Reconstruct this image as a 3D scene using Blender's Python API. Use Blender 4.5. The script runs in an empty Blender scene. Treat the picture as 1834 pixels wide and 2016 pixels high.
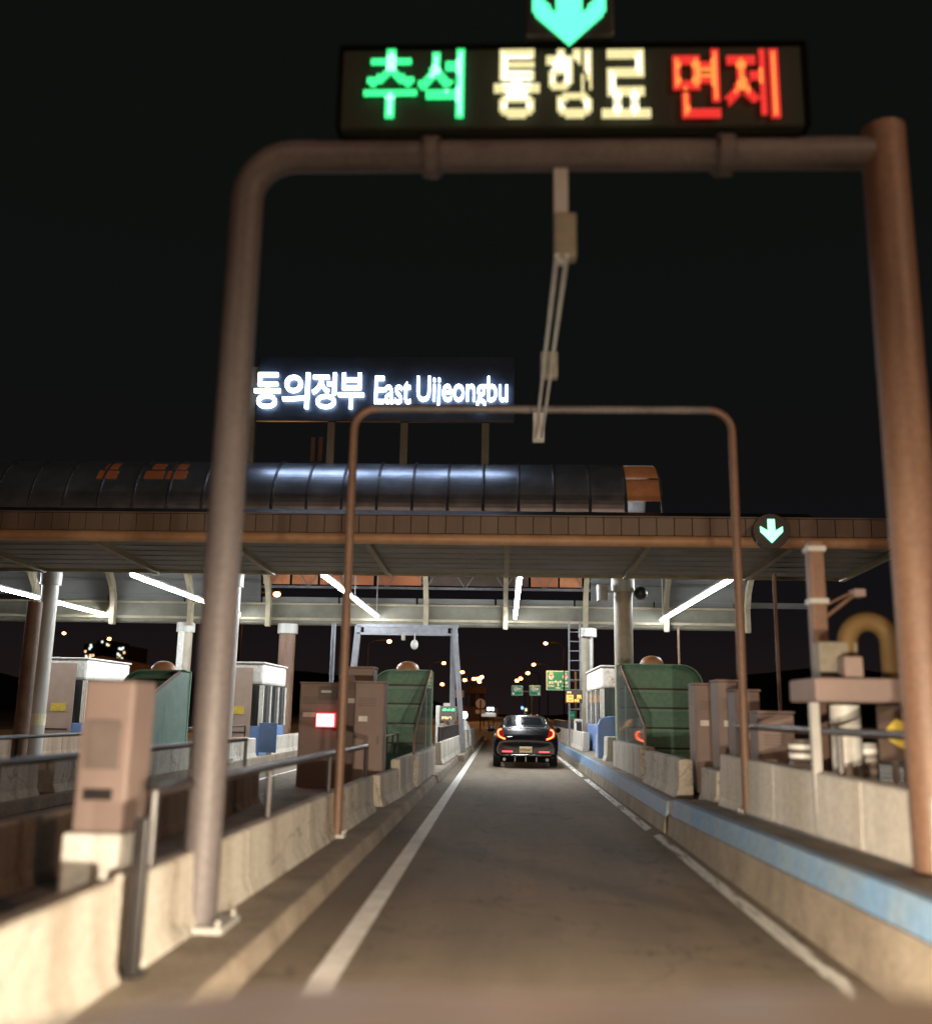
import bpy, bmesh, math, random
import numpy as np
from mathutils import Vector, Matrix
random.seed(7)
S = bpy.context.scene
COL = S.collection
R = math.radians

# ------------------------------------------------------------------ camera
F = 1900.0                       # focal length in 1834-px units
PITCH, YAW, ROLL, EYE = R(11.76), R(2.387), R(1.0), 1.5
f_ = Vector((-math.sin(YAW)*math.cos(PITCH), math.cos(YAW)*math.cos(PITCH), math.sin(PITCH)))
r_ = Vector((math.cos(YAW), math.sin(YAW), 0)); u_ = r_.cross(f_)
r2 = r_*math.cos(ROLL) + u_*math.sin(ROLL); u2 = -r_*math.sin(ROLL) + u_*math.cos(ROLL)
cam = bpy.data.cameras.new('camera'); co = bpy.data.objects.new('camera', cam); COL.objects.link(co)
co.matrix_world = Matrix((( r2.x, u2.x, -f_.x, 0), (r2.y, u2.y, -f_.y, 0), (r2.z, u2.z, -f_.z, EYE), (0, 0, 0, 1)))
cam.sensor_fit = 'HORIZONTAL'; cam.sensor_width = 36; cam.lens = F/1834*36
cam.clip_start = .05; cam.clip_end = 3000
cam.dof.use_dof = True; cam.dof.focus_distance = 28; cam.dof.aperture_fstop = .70
S.camera = co
def at(px, py, Y=None, x=None, z=None):
    """world point that the photo shows at (px, py) when one coordinate is known"""
    d = f_*F + r2*(px-917) - u2*(py-1008)
    if Y is not None: t = Y/d.y
    elif x is not None: t = x/d.x
    else: t = (z-EYE)/d.z
    return Vector((0, 0, EYE)) + d*t

# ------------------------------------------------------------------ world, exposure
W = bpy.data.worlds.new('World'); S.world = W; W.use_nodes = True
wn = W.node_tree.nodes; wl = W.node_tree.links
bg = wn['Background']; tc = wn.new('ShaderNodeTexCoord'); sx = wn.new('ShaderNodeSeparateXYZ'); cr = wn.new('ShaderNodeValToRGB')
wl.new(tc.outputs['Generated'], sx.inputs[0]); wl.new(sx.outputs['Z'], cr.inputs[0]); wl.new(cr.outputs[0], bg.inputs[0])
cr.color_ramp.elements[0].position = 0.0; cr.color_ramp.elements[0].color = (.0125, .0080, .0080, 1)
cr.color_ramp.elements[1].position = .5; cr.color_ramp.elements[1].color = (.0042, .0052, .0044, 1)
e = cr.color_ramp.elements.new(.12); e.color = (.0058, .0052, .0062, 1)
bg.inputs[1].default_value = 1.0
S.view_settings.view_transform = 'Standard'; S.view_settings.look = 'None'
S.view_settings.exposure = 0; S.view_settings.gamma = 1
S.render.engine = 'CYCLES'
S.cycles.max_bounces = 6; S.cycles.use_denoising = True; S.cycles.sample_clamp_indirect = 4

# ------------------------------------------------------------------ materials
def mat(name, col, rough=.6, metal=0, col2=None, scale=3, streak=False, bump=0, emit=None, es=0, spec=.5, detail=6, fine=0, coat=0, lo=.35, hi=.65, sc3=None):
    m = bpy.data.materials.new(name); m.use_nodes = True
    n = m.node_tree.nodes; l = m.node_tree.links; b = n['Principled BSDF']
    b.inputs['Roughness'].default_value = rough; b.inputs['Metallic'].default_value = metal
    b.inputs['Specular IOR Level'].default_value = spec; b.inputs['Coat Weight'].default_value = coat
    b.inputs['Coat Roughness'].default_value = .04
    if emit:
        b.inputs['Emission Color'].default_value = (*emit, 1); b.inputs['Emission Strength'].default_value = es
    b.inputs['Base Color'].default_value = (*col, 1)
    if col2 is None and not emit: col2 = tuple(c*.7 for c in col)
    if col2 is not None:
        t = n.new('ShaderNodeTexCoord'); mp = n.new('ShaderNodeMapping'); no = n.new('ShaderNodeTexNoise')
        l.new(t.outputs['Object'], mp.inputs[0]); l.new(mp.outputs[0], no.inputs[0])
        mp.inputs['Scale'].default_value = sc3 or (scale, scale, scale*(.12 if streak else 1))
        no.inputs['Scale'].default_value = 1; no.inputs['Detail'].default_value = detail; no.inputs['Roughness'].default_value = .65
        r = n.new('ShaderNodeValToRGB'); r.color_ramp.elements[0].position = lo; r.color_ramp.elements[1].position = hi
        r.color_ramp.elements[0].color = (*col2, 1); r.color_ramp.elements[1].color = (*col, 1)
        l.new(no.outputs[0], r.inputs[0]); out = r.outputs[0]
        if fine:
            n2 = n.new('ShaderNodeTexNoise'); n2.inputs['Scale'].default_value = fine; n2.inputs['Detail'].default_value = 3
            l.new(t.outputs['Object'], n2.inputs[0])
            r3 = n.new('ShaderNodeMapRange'); r3.inputs[1].default_value = .35; r3.inputs[2].default_value = .65
            r3.inputs[3].default_value = .86; r3.inputs[4].default_value = 1.1; l.new(n2.outputs[0], r3.inputs[0])
            mx = n.new('ShaderNodeVectorMath'); mx.operation = 'SCALE'; l.new(out, mx.inputs[0]); l.new(r3.outputs[0], mx.inputs[3]); out = mx.outputs[0]
        l.new(out, b.inputs['Base Color'])
        rr = n.new('ShaderNodeMapRange'); rr.inputs[3].default_value = max(.03, rough-.1); rr.inputs[4].default_value = min(1, rough+.12)
        l.new(no.outputs[0], rr.inputs[0]); l.new(rr.outputs[0], b.inputs['Roughness'])
        if bump:
            bp = n.new('ShaderNodeBump'); bp.inputs['Strength'].default_value = bump; bp.inputs['Distance'].default_value = .02
            l.new((n2 if fine else no).outputs[0], bp.inputs['Height']); l.new(bp.outputs[0], b.inputs['Normal'])
    return m
def glow(name, col, s):
    m = bpy.data.materials.new(name); m.use_nodes = True; n = m.node_tree.nodes
    b = n['Principled BSDF']; b.inputs['Base Color'].default_value = (.1, .1, .1, 1)
    b.inputs['Emission Color'].default_value = (*col, 1); b.inputs['Emission Strength'].default_value = s
    return m
MT = dict(
 asphalt=mat('asphalt', (.225, .180, .130), .80, col2=(.150, .117, .083), sc3=(1.1, .16, 1), bump=.25, fine=45, spec=.3),
 ground=mat('ground', (.050, .042, .035), .9, col2=(.03, .025, .02), scale=.3, fine=30),
 concrete=mat('concrete', (.50, .47, .41), .85, col2=(.30, .255, .20), scale=2.2, streak=True, bump=.3, fine=30, lo=.3, hi=.55),
 concrete_brown=mat('concrete_brown', (.34, .26, .19), .85, col2=(.17, .11, .07), scale=1.8, streak=True, bump=.3, fine=30),
 white_concrete=mat('white_concrete', (.62, .59, .54), .8, col2=(.44, .40, .34), scale=1.3, streak=True, bump=.15, fine=22, lo=.3, hi=.6),
 kerb=mat('kerb_concrete', (.30, .25, .19), .85, col2=(.17, .135, .10), scale=1.4, bump=.4, fine=25),
 blue=mat('blue_paint', (.15, .285, .47), .6, col2=(.22, .30, .38), scale=2.5, fine=18, bump=.2),
 white_line=mat('road_paint', (.86, .84, .80), .6, col2=(.66, .63, .57), scale=4, fine=40),
 worn_line=mat('worn_road_paint', (.82, .79, .73), .7, col2=(.20, .165, .125), sc3=(16, 1.1, 1), fine=30, lo=.40, hi=.50),
 post=mat('painted_pipe', (.125, .108, .108), .55, col2=(.075, .063, .063), scale=2.2, fine=25, streak=True),
 rust_post=mat('rusty_pipe', (.19, .11, .07), .55, col2=(.10, .05, .032), scale=2.2, fine=25, streak=True),
 steel=mat('grey_steel', (.42, .42, .40), .45, col2=(.30, .29, .27), scale=2, streak=True),
 galv=mat('galvanised', (.17, .175, .195), .5, metal=.2, col2=(.12, .123, .14), scale=5),
 cream=mat('cream_steel', (.21, .19, .145), .6, col2=(.14, .12, .085), scale=1.5, fine=12, streak=True),
 fascia=mat('fascia_panel', (.20, .145, .11), .5, col2=(.14, .095, .07), scale=1.2, streak=True),
 pipe_orange=mat('fascia_tube', (.56, .33, .19), .45, col2=(.42, .23, .12), scale=1.5),
 soffit=mat('soffit', (.20, .19, .18), .7, col2=(.13, .12, .11), scale=.8),
 clad=mat('cladding', (.115, .115, .11), .6, col2=(.085, .085, .08), scale=.9),
 dark=mat('dark_paint', (.025, .022, .022), .4, col2=(.015, .013, .013)),
 rail=mat('rail_paint', (.030, .023, .023), .4, col2=(.02, .016, .016)),
 glass_roof=mat('roof_glazing', (.74, .76, .84), .34, metal=.92, col2=(.55, .57, .65), scale=1.5),
 amber=mat('amber_panel_glow', (.50, .21, .09), .6, emit=(1, .36, .12), es=.06, col2=(.30, .10, .04), scale=2),  # sodium light shining through from behind is put in as emission
 amber_glow_dim=mat('amber_dim_panel_glow', (.40, .14, .06), .6, emit=(1, .25, .06), es=.028),  # same backlight put in as emission, weaker
 seam=mat('seam_metal', (.20, .20, .22), .35, metal=.5, col2=(.12, .12, .13)),
 green=mat('green_paint', (.15, .34, .25), .5, col2=(.115, .27, .20), scale=1.3, streak=True, fine=10),
 green_edge=mat('green_edge_paint', (.20, .42, .31), .45, col2=(.15, .32, .24)),
 cabinet=mat('cabinet_paint', (.235, .175, .155), .65, col2=(.185, .135, .12), scale=1.2),
 cabinet_dark=mat('cabinet_recess', (.14, .11, .10), .6),
 white=mat('white_paint', (.62, .63, .61), .5, col2=(.55, .53, .48), scale=1.5, fine=10),
 rusty_white=mat('rust_stained_white', (.78, .74, .66), .6, col2=(.34, .20, .11), scale=2.2, lo=.30, hi=.44, fine=12),
 bluepanel=mat('blue_panel', (.13, .24, .50), .45, col2=(.10, .18, .38)),
 window=mat('window_glass', (.075, .075, .07), .12, spec=.8, col2=(.02, .022, .022), scale=2.5, streak=True),
 frame=mat('window_frame', (.26, .25, .23), .5),
 carpaint=mat('black_car_paint', (.003, .003, .005), .24, col2=(.002, .002, .003), coat=.0, spec=.13),
 carglass=mat('car_glass', (.006, .008, .010), .05, spec=.9, coat=.6),
 chrome=mat('chrome', (.55, .56, .58), .18, metal=1, col2=(.4, .4, .42)),
 tyre=mat('tyre', (.014, .013, .013), .85, col2=(.009, .009, .009)),
 plate=mat('plate', (.62, .50, .30), .5, col2=(.55, .42, .25), scale=6, emit=(1, .62, .28), es=.10),  # orange lamp light on the plate is put into its colour and emission
 ink=mat('plate_ink', (.02, .02, .02), .5),
 beige_car=mat('beige_car_paint', (.80, .71, .58), .5, metal=.0, col2=(.76, .67, .55), coat=.0, spec=.35),
 yellow=mat('yellow_paint', (.13, .075, .018), .7, col2=(.08, .045, .012), scale=2),
 signgreen=mat('sign_green_glow', (.02, .20, .13), .5, emit=(.02, .30, .18), es=.42),  # retroreflected shine of the road signs is put in as emission, these four
 signwhite=mat('sign_white_glow', (.7, .8, .7), .5, emit=(.72, .88, .72), es=.50),
 signred=mat('sign_red_glow', (.5, .03, .03), .5, emit=(.7, .08, .10), es=.4),
 signblue=mat('sign_blue_glow', (.05, .1, .5), .5, emit=(.15, .22, .7), es=.4),
 foliage=mat('hill_scrub', (.035, .030, .018), .95, col2=(.015, .014, .009), scale=.05, fine=.3),
 darkwall=mat('dark_wall', (.09, .06, .045), .8),
 retaining=mat('retaining_wall', (.30, .20, .14), .85, col2=(.15, .09, .06), scale=.15),
 orange_board=mat('orange_board', (.55, .20, .08), .5, emit=(1, .35, .12), es=.12),  # weak orange emission put in; the board itself is no lamp
 clear=None,
 tube=glow('tube_light', (.93, .98, 1), 140),
 letter=glow('letter_light', (.56, .72, 1), 12),
 led_green=glow('led_green', (.03, 1, .26), 2.2),
 led_green_hot=glow('led_green_hot', (.08, 1, .42), 2.3),
 led_yellow=glow('led_yellow', (1, .88, .42), 1.4),
 led_red=glow('led_red', (1, .02, .02), 1.2),
 led_orange=glow('led_orange', (1, .42, .06), 3.2),
 sodium=glow('sodium_lamp', (1, .32, .08), 28),
 whitelamp=glow('white_lamp', (.75, .85, 1), 22),
 redlamp=glow('red_lamp', (1, .30, .32), 5.0),
 redrim=glow('red_lamp_rim', (1, .02, .03), 1.2),
 tail=glow('tail_lamp', (1, .13, .02), 6.5),
 tailrim=glow('tail_lamp_rim', (1, .012, .01), .8),
 fog=glow('reflector_glow', (1, .05, .06), 2.4),  # reflectors are no lamps; their shine is put in as emission
 window_lit=glow('lit_windows', (.65, .8, .75), 1.6),
 window_warm=glow('lit_windows_warm', (1, .55, .25), 1.6),
)
def make_clear():
    m = bpy.data.materials.new('clear_shield'); m.use_nodes = True; n = m.node_tree.nodes; l = m.node_tree.links
    b = n['Principled BSDF']; b.inputs['Base Color'].default_value = (.30, .34, .32, 1); b.inputs['Roughness'].default_value = .04
    t = n.new('ShaderNodeTexCoord'); mp = n.new('ShaderNodeMapping'); mp.inputs['Scale'].default_value = (3, 7, .35)
    no = n.new('ShaderNodeTexNoise'); no.inputs['Scale'].default_value = 1.5; no.inputs['Detail'].default_value = 5
    l.new(t.outputs['Object'], mp.inputs[0]); l.new(mp.outputs[0], no.inputs[0])
    r = n.new('ShaderNodeMapRange'); r.inputs[1].default_value = .35; r.inputs[2].default_value = .7; r.inputs[3].default_value = .30; r.inputs[4].default_value = .75
    l.new(no.outputs[0], r.inputs[0]); l.new(r.outputs[0], b.inputs['Alpha'])
    return m
MT['clear'] = make_clear()
MT['led_green_hot2'] = glow('led_green_white', (.2, 1, .5), 3.6)
MT['led_green_core'] = glow('led_green_core', (.30, 1, .62), 3.2); MT['led_yellow_core'] = glow('led_yellow_core', (1, .95, .72), 2.6); MT['led_red_core'] = glow('led_red_core', (1, .22, .04), 2.2)
MT['led_green_panel'] = MT['led_green']
MT['arm'] = mat('arm_steel', (.26, .22, .15), .6, col2=(.17, .14, .09), scale=2)
MT['beam'] = mat('beam_steel', (.115, .108, .082), .6, col2=(.075, .07, .05), scale=1.2)
MT['signband0'] = mat('pale_yellow_band', (.62, .60, .40), .5)
MT['black'] = mat('black_pole', (.004, .0035, .003), .9, spec=.05)
MT['teal'] = mat('teal_panel', (.20, .34, .30), .5, col2=(.14, .26, .23))
MT['column'] = mat('column_paint', (.34, .31, .25), .5, col2=(.24, .19, .13), scale=1.2)
MT['tail_glass'] = mat('tail_glass', (.10, .004, .004), .15, emit=(1, .01, .01), es=.22)
MT['cabinet_light'] = mat('booth_front', (.36, .27, .22), .6, col2=(.30, .22, .18))
MT['bluelamp'] = glow('blue_lamp', (.15, .35, 1), 4)
MT['board_glow'] = mat('pale_board', (.6, .6, .52), .6, emit=(.8, .85, .8), es=.3)  # floodlight falling on the board is put in as emission
MT['retaining_lit'] = mat('sign_back_glow', (.42, .27, .2), .6, emit=(1, .5, .3), es=.10)  # paler copy of the wall colour, orange light put in as emission
MT['yellowsign'] = mat('yellow_sign', (.62, .48, .08), .5, col2=(.45, .33, .05), scale=14)

def weather(m):
    n = m.node_tree.nodes; l = m.node_tree.links; b = n['Principled BSDF']; src = b.inputs['Base Color'].links[0].from_socket
    t = n.new('ShaderNodeTexCoord'); a = n.new('ShaderNodeTexNoise'); a.inputs['Scale'].default_value = 1.9; a.inputs['Detail'].default_value = 3
    v = n.new('ShaderNodeTexVoronoi'); v.feature = 'DISTANCE_TO_EDGE'; v.inputs['Scale'].default_value = .55
    d = n.new('ShaderNodeTexNoise'); d.inputs['Scale'].default_value = 2.5; d.inputs['Detail'].default_value = 6
    ad = n.new('ShaderNodeVectorMath'); ad.operation = 'ADD'; l.new(t.outputs['Object'], a.inputs[0]); l.new(t.outputs['Object'], d.inputs[0])
    l.new(t.outputs['Object'], ad.inputs[0]); l.new(d.outputs['Color'], ad.inputs[1]); l.new(ad.outputs[0], v.inputs['Vector'])
    r1 = n.new('ShaderNodeMapRange'); r1.inputs[1].default_value = .60; r1.inputs[2].default_value = .70; r1.inputs[3].default_value = 1; r1.inputs[4].default_value = .82; l.new(a.outputs[0], r1.inputs[0])
    r2_ = n.new('ShaderNodeMapRange'); r2_.inputs[1].default_value = .0; r2_.inputs[2].default_value = .012; r2_.inputs[3].default_value = .5; r2_.inputs[4].default_value = 1; l.new(v.outputs['Distance'], r2_.inputs[0])
    mu = n.new('ShaderNodeMath'); mu.operation = 'MULTIPLY'; l.new(r1.outputs[0], mu.inputs[0]); l.new(r2_.outputs[0], mu.inputs[1])
    s_ = n.new('ShaderNodeVectorMath'); s_.operation = 'SCALE'; l.new(src, s_.inputs[0]); l.new(mu.outputs[0], s_.inputs[3]); l.new(s_.outputs[0], b.inputs['Base Color'])
weather(MT['asphalt']); weather(MT['concrete'])
# ------------------------------------------------------------------ mesh helpers
class MB:
    def __init__(s): s.v = []; s.f = []
    def add(s, vs, fs):
        o = len(s.v); s.v += [tuple(v) for v in vs]; s.f += [tuple(i+o for i in f) for f in fs]; return s
    def box(s, x0, x1, y0, y1, z0, z1):
        return s.add([(x0,y0,z0),(x1,y0,z0),(x1,y1,z0),(x0,y1,z0),(x0,y0,z1),(x1,y0,z1),(x1,y1,z1),(x0,y1,z1)],
                     [(0,3,2,1),(4,5,6,7),(0,1,5,4),(1,2,6,5),(2,3,7,6),(3,0,4,7)])
    def bar(s, p, q, w, h=None, up=(0,0,1)):
        p, q = Vector(p), Vector(q); h = h or w; d = (q-p).normalized(); up = Vector(up)
        if abs(d.dot(up)) > .98: up = Vector((0,1,0))
        a = d.cross(up).normalized()*w/2; b = d.cross(a).normalized()*h/2
        return s.add([p-a-b,p+a-b,p+a+b,p-a+b,q-a-b,q+a-b,q+a+b,q-a+b],
                     [(0,3,2,1),(4,5,6,7),(0,1,5,4),(1,2,6,5),(2,3,7,6),(3,0,4,7)])
    def tube(s, pts, r, n=14, r1=None):
        pts = [Vector(p) for p in pts]; o = len(s.v); m = len(pts)
        ref = Vector((0,0,1))
        d0 = (pts[1]-pts[0]).normalized()
        if abs(d0.dot(ref)) > .9: ref = Vector((0,1,0))
        for i, p in enumerate(pts):
            d = (pts[min(i+1,m-1)]-pts[max(i-1,0)]).normalized()
            a = d.cross(ref)
            if a.length < .05: a = d.cross(Vector((1,0,0)))
            a.normalize(); b = d.cross(a)
            rr = r if r1 is None else r+(r1-r)*i/(m-1)
            for k in range(n):
                t = 2*math.pi*k/n; s.v.append(tuple(p+(a*math.cos(t)+b*math.sin(t))*rr))
        for i in range(m-1):
            for k in range(n):
                s.f.append((o+i*n+k, o+i*n+(k+1)%n, o+(i+1)*n+(k+1)%n, o+(i+1)*n+k))
        s.f.append(tuple(o+k for k in range(n))[::-1]); s.f.append(tuple(o+(m-1)*n+k for k in range(n)))
        return s
    def prism(s, poly, axis, a, b):
        """poly: 2D points in the two other axes (x: (y,z); y: (x,z); z: (x,y))"""
        mk = {'x': lambda p,t: (t,p[0],p[1]), 'y': lambda p,t: (p[0],t,p[1]), 'z': lambda p,t: (p[0],p[1],t)}[axis]
        n = len(poly)
        return s.add([mk(p,a) for p in poly]+[mk(p,b) for p in poly],
                     [tuple(range(n))[::-1], tuple(range(n,2*n))]+[(i,(i+1)%n,n+(i+1)%n,n+i) for i in range(n)])
    def dome(s, c, rx, ry, rz, full=False, n=16, m=7):
        c = Vector(c); o = len(s.v); a0 = -math.pi/2 if full else 0
        for i in range(m+1):
            t = a0+(math.pi/2-a0)*i/m
            for k in range(n):
                u = 2*math.pi*k/n
                s.v.append((c.x+rx*math.cos(t)*math.cos(u), c.y+ry*math.cos(t)*math.sin(u), c.z+rz*math.sin(t)))
        for i in range(m):
            for k in range(n): s.f.append((o+i*n+k, o+i*n+(k+1)%n, o+(i+1)*n+(k+1)%n, o+(i+1)*n+k))
        s.f.append(tuple(o+k for k in range(n))[::-1])
        return s
    def grid(s, rows):
        o = len(s.v); m = len(rows); n = len(rows[0])
        for r in rows: s.v += [tuple(p) for p in r]
        for i in range(m-1):
            for j in range(n-1): s.f.append((o+i*n+j, o+i*n+j+1, o+(i+1)*n+j+1, o+(i+1)*n+j))
        return s
    def build(s, name, m, parent=None, smooth=False, bevel=0, sub=0, solid=0, wld=None):
        o0 = Vector((0,0,0))
        if parent is not None: o0 = Vector(parent['_o'])
        elif wld is not None: o0 = Vector(wld)
        me = bpy.data.meshes.new(name); me.from_pydata([(Vector(v)-o0)[:] for v in s.v], [], s.f)
        bm = bmesh.new(); bm.from_mesh(me); bmesh.ops.remove_doubles(bm, verts=bm.verts, dist=1e-5)
        bmesh.ops.recalc_face_normals(bm, faces=bm.faces); bm.to_mesh(me); bm.free()
        me.materials.append(MT[m] if isinstance(m, str) else m)
        if smooth:
            me.polygons.foreach_set('use_smooth', [True]*len(me.polygons))
            try: me.set_sharp_from_angle(angle=R(35))
            except Exception: pass
        o = bpy.data.objects.new(name, me); COL.objects.link(o)
        if parent is not None: o.parent = parent; o['_o'] = tuple(parent['_o'])
        else: o.location = o0; o['_o'] = tuple(o0)
        if solid: md = o.modifiers.new('s', 'SOLIDIFY'); md.thickness = solid; md.offset = 0
        if bevel: md = o.modifiers.new('b', 'BEVEL'); md.width = bevel; md.segments = 2; md.limit_method = 'ANGLE'
        if sub: md = o.modifiers.new('u', 'SUBSURF'); md.levels = sub; md.render_levels = sub
        return o
def thing(name, label, cat, loc, group=None):
    o = bpy.data.objects.new(name, None); COL.objects.link(o); o.location = loc; o['_o'] = tuple(loc)
    o.empty_display_size = .1; o['label'] = label; o['category'] = cat
    if group: o['group'] = group
    return o
def tag(o, label, cat, group=None):
    o['label'] = label; o['category'] = cat
    if group: o['group'] = group
    return o
def struct(o): o['kind'] = 'structure'; return o
def dup(root, loc, label, group):
    c = root.copy(); COL.objects.link(c); c.location = loc; c['label'] = label; c['group'] = group
    root['group'] = group
    for ch in list(root.children):
        d = ch.copy(); COL.objects.link(d); d.parent = c
        for g in list(ch.children):
            k = g.copy(); COL.objects.link(k); k.parent = d
    return c
def glyph_mesh(body, offset=0.0):
    cu = bpy.data.curves.new('t', 'FONT'); cu.body = body; cu.offset = offset; cu.resolution_u = 4
    ob = bpy.data.objects.new('t', cu); COL.objects.link(ob); bpy.context.view_layer.update()
    me = ob.evaluated_get(bpy.context.evaluated_depsgraph_get()).to_mesh(); me.calc_loop_triangles()
    v = np.array([x.co[:2] for x in me.vertices]).reshape(-1, 2); t = np.array([list(x.vertices) for x in me.loop_triangles]).reshape(-1, 3)
    ob.evaluated_get(bpy.context.evaluated_depsgraph_get()).to_mesh_clear()
    bpy.data.objects.remove(ob); bpy.data.curves.remove(cu)
    return v, t
def text(name, body, x0, x1, z0, z1, y, m, parent, bold=.0, depth=.02):
    """flat lettering with real thickness, facing -Y, fitted to the rectangle"""
    v, t = glyph_mesh(body, bold)
    mn, mx = v.min(0), v.max(0); s = (v-mn)/(mx-mn)
    P = [(x0+a*(x1-x0), z0+b*(z1-z0)) for a, b in s]; n = len(P)
    ed = {}
    for a, b, c in t:
        for e in ((a,b),(b,c),(c,a)): ed[e] = 1
    mb = MB(); vs = [(p[0], y, p[1]) for p in P]+[(p[0], y+depth, p[1]) for p in P]
    fs = [tuple(int(i) for i in q) for q in t]+[tuple(int(i)+n for i in q[::-1]) for q in t]
    fs += [(int(a), int(b), int(b)+n, int(a)+n) for a, b in ed if (b,a) not in ed]
    mb.add(vs, fs)
    return mb.build(name, m, parent)
def led(name, body, x0, x1, z0, z1, y, m, hot, parent, nx=16, nz=20, bold=.0, r=.38):
    """LED dot-matrix character: one small lamp per lit cell, some columns burning hotter"""
    v, t = glyph_mesh(body, bold); mn, mx = v.min(0), v.max(0); s = (v-mn)/(mx-mn)
    mb = MB(); mh = MB(); dx = (x1-x0)/nx; dz = (z1-z0)/nz
    A, B, C = s[t[:,0]], s[t[:,1]], s[t[:,2]]
    def side(p, a, b): return (p[0]-b[:,0])*(a[:,1]-b[:,1])-(a[:,0]-b[:,0])*(p[1]-b[:,1])
    lit = np.zeros((nx+2, nz+2), bool)
    for i in range(nx):
        for j in range(nz):
            p = ((i+.5)/nx, (j+.5)/nz); d1, d2, d3 = side(p,A,B), side(p,B,C), side(p,C,A)
            lit[i+1, j+1] = (((d1>=0)&(d2>=0)&(d3>=0))|((d1<=0)&(d2<=0)&(d3<=0))).any()
    for i in range(nx):
        for j in range(nz):
            if lit[i+1, j+1]:
                cx, cz = x0+(i+.5)*dx, z0+(j+.5)*dz
                core = lit[i:i+3, max(0, j-1):j+4].sum() >= 12
                (mh if core else mb).prism([(cx+dx*r*math.cos(k*math.pi/3), cz+dz*(r+.1)*math.sin(k*math.pi/3)) for k in range(6)], 'y', y-.012, y)
    o = mb.build(name, m, parent)
    if mh.v: mh.build('bright_core', hot, o)
    return o

# ------------------------------------------------------------------ setting: ground, road, kerbs
struct(MB().add([(-700,-60,-.008),(700,-60,-.008),(700,1500,-.008),(-700,1500,-.008)], [(0,1,2,3)]).build('ground', 'ground'))
struct(MB().add([(-40,-20,0),(40,-20,0),(40,60,0),(-40,60,0)], [(0,1,2,3)]).build('road', 'asphalt'))
rd = []
for i in range(60):
    Y = 60+i*6; cx = .4-((Y-60)/100)**2*4.5*(1 if Y > 60 else 0); rd.append([(cx-6-8*math.exp(-(Y-60)/30), Y, .004), (cx+5+10*math.exp(-(Y-60)/30), Y, .004)])
struct(MB().grid(rd).build('road', 'asphalt'))
LX = -1.0
struct(MB().add([(LX-.08,1.2,.004),(LX+.08,1.2,.004),(LX-.02,62,.004),(LX-.17,62,.004)], [(0,1,2,3)]).build('road_marking', 'white_line'))
ml = MB()
for a, b in ((5.7, 13.2), (13.5, 24.0), (24.6, 46)):
    ml.add([(1.90,a,.004),(2.03,a+.35,.004),(2.04,b,.004),(1.91,b-.25,.004)], [(0,1,2,3)])
struct(ml.build('road_marking', 'worn_line'))
# left kerb with a worn lip and steps, right kerb with its blue painted band
lk = MB().prism([(-1.42,0),(-1.47,.15),(-3.9,.17),(-3.9,0)], 'y', -6, 21.5).prism([(-1.38,0),(-1.42,.17),(-3.9,.19),(-3.9,0)], 'y', 21.6, 31)
lk.prism([(-1.22,0),(-1.25,.2),(-3.8,.2),(-3.8,0)], 'y', 31.1, 38).prism([(-1.12,0),(-1.16,.24),(-3.6,.24),(-3.6,0)], 'y', 38.1, 58)
struct(lk.build('kerb', 'kerb', bevel=.02))
def ramp(mb, pa, ya, pb, yb):
    n = len(pa)
    return mb.add([(x, ya, z) for x, z in pa]+[(x, yb, z) for x, z in pb], [tuple(range(n))[::-1], tuple(range(n, 2*n))]+[(i,(i+1)%n,n+(i+1)%n,n+i) for i in range(n)])
kb = MB()
ramp(kb, [(2.13,0),(2.16,.50),(2.18,.503),(2.18,0)], -6, [(2.13,0),(2.16,.405),(2.18,.408),(2.18,0)], 4.6); ramp(kb, [(2.13,0),(2.16,.405),(2.18,.408),(2.18,0)], 4.6, [(2.13,0),(2.16,.235),(2.18,.238),(2.18,0)], 13.2)
ramp(kb, [(2.22,0),(2.22,.70),(5.2,.70),(5.2,0)], -6, [(2.22,0),(2.22,.60),(5.2,.58),(5.2,0)], 4.6); ramp(kb, [(2.22,0),(2.22,.60),(5.2,.58),(5.2,0)], 4.6, [(2.22,0),(2.22,.44),(5.2,.46),(5.2,0)], 13.15)
struct(kb.build('kerb', 'kerb'))
bb = MB()
ramp(bb, [(2.178,.505),(2.200,.70),(2.28,.712),(2.28,.60)], -6, [(2.178,.41),(2.200,.603),(2.28,.612),(2.28,.50)], 4.6); ramp(bb, [(2.178,.41),(2.200,.603),(2.28,.612),(2.28,.50)], 4.6, [(2.178,.238),(2.200,.442),(2.28,.452),(2.28,.34)], 13.1)
struct(bb.build('road_marking', 'blue'))
struct(MB().prism([(2.10,0),(2.12,.2),(2.14,.2),(2.14,0)], 'y', 13.3, 58)
       .prism([(2.19,0),(2.19,.40),(5.2,.40),(5.2,0)], 'y', 13.3, 58).build('kerb', 'kerb', bevel=.015))
struct(MB().prism([(2.142,.2),(2.165,.402),(2.24,.41),(2.24,.3)], 'y', 13.35, 46).build('road_marking', 'blue'))
# islands of the lanes to the left and right
for x0, x1 in ((-8.9, -6.75), (-14.4, -12.0), (8.6, 11.2)):
    struct(MB().box(x0, x1, 6, 44, 0, .2).build('pavement', 'kerb', bevel=.02))
for x in (-5.3, -10.5, 6.9):
    struct(MB().add([(x-.06,3,.004),(x+.06,3,.004),(x+.06,55,.004),(x-.06,55,.004)], [(0,1,2,3)]).build('road_marking', 'worn_line'))

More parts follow.
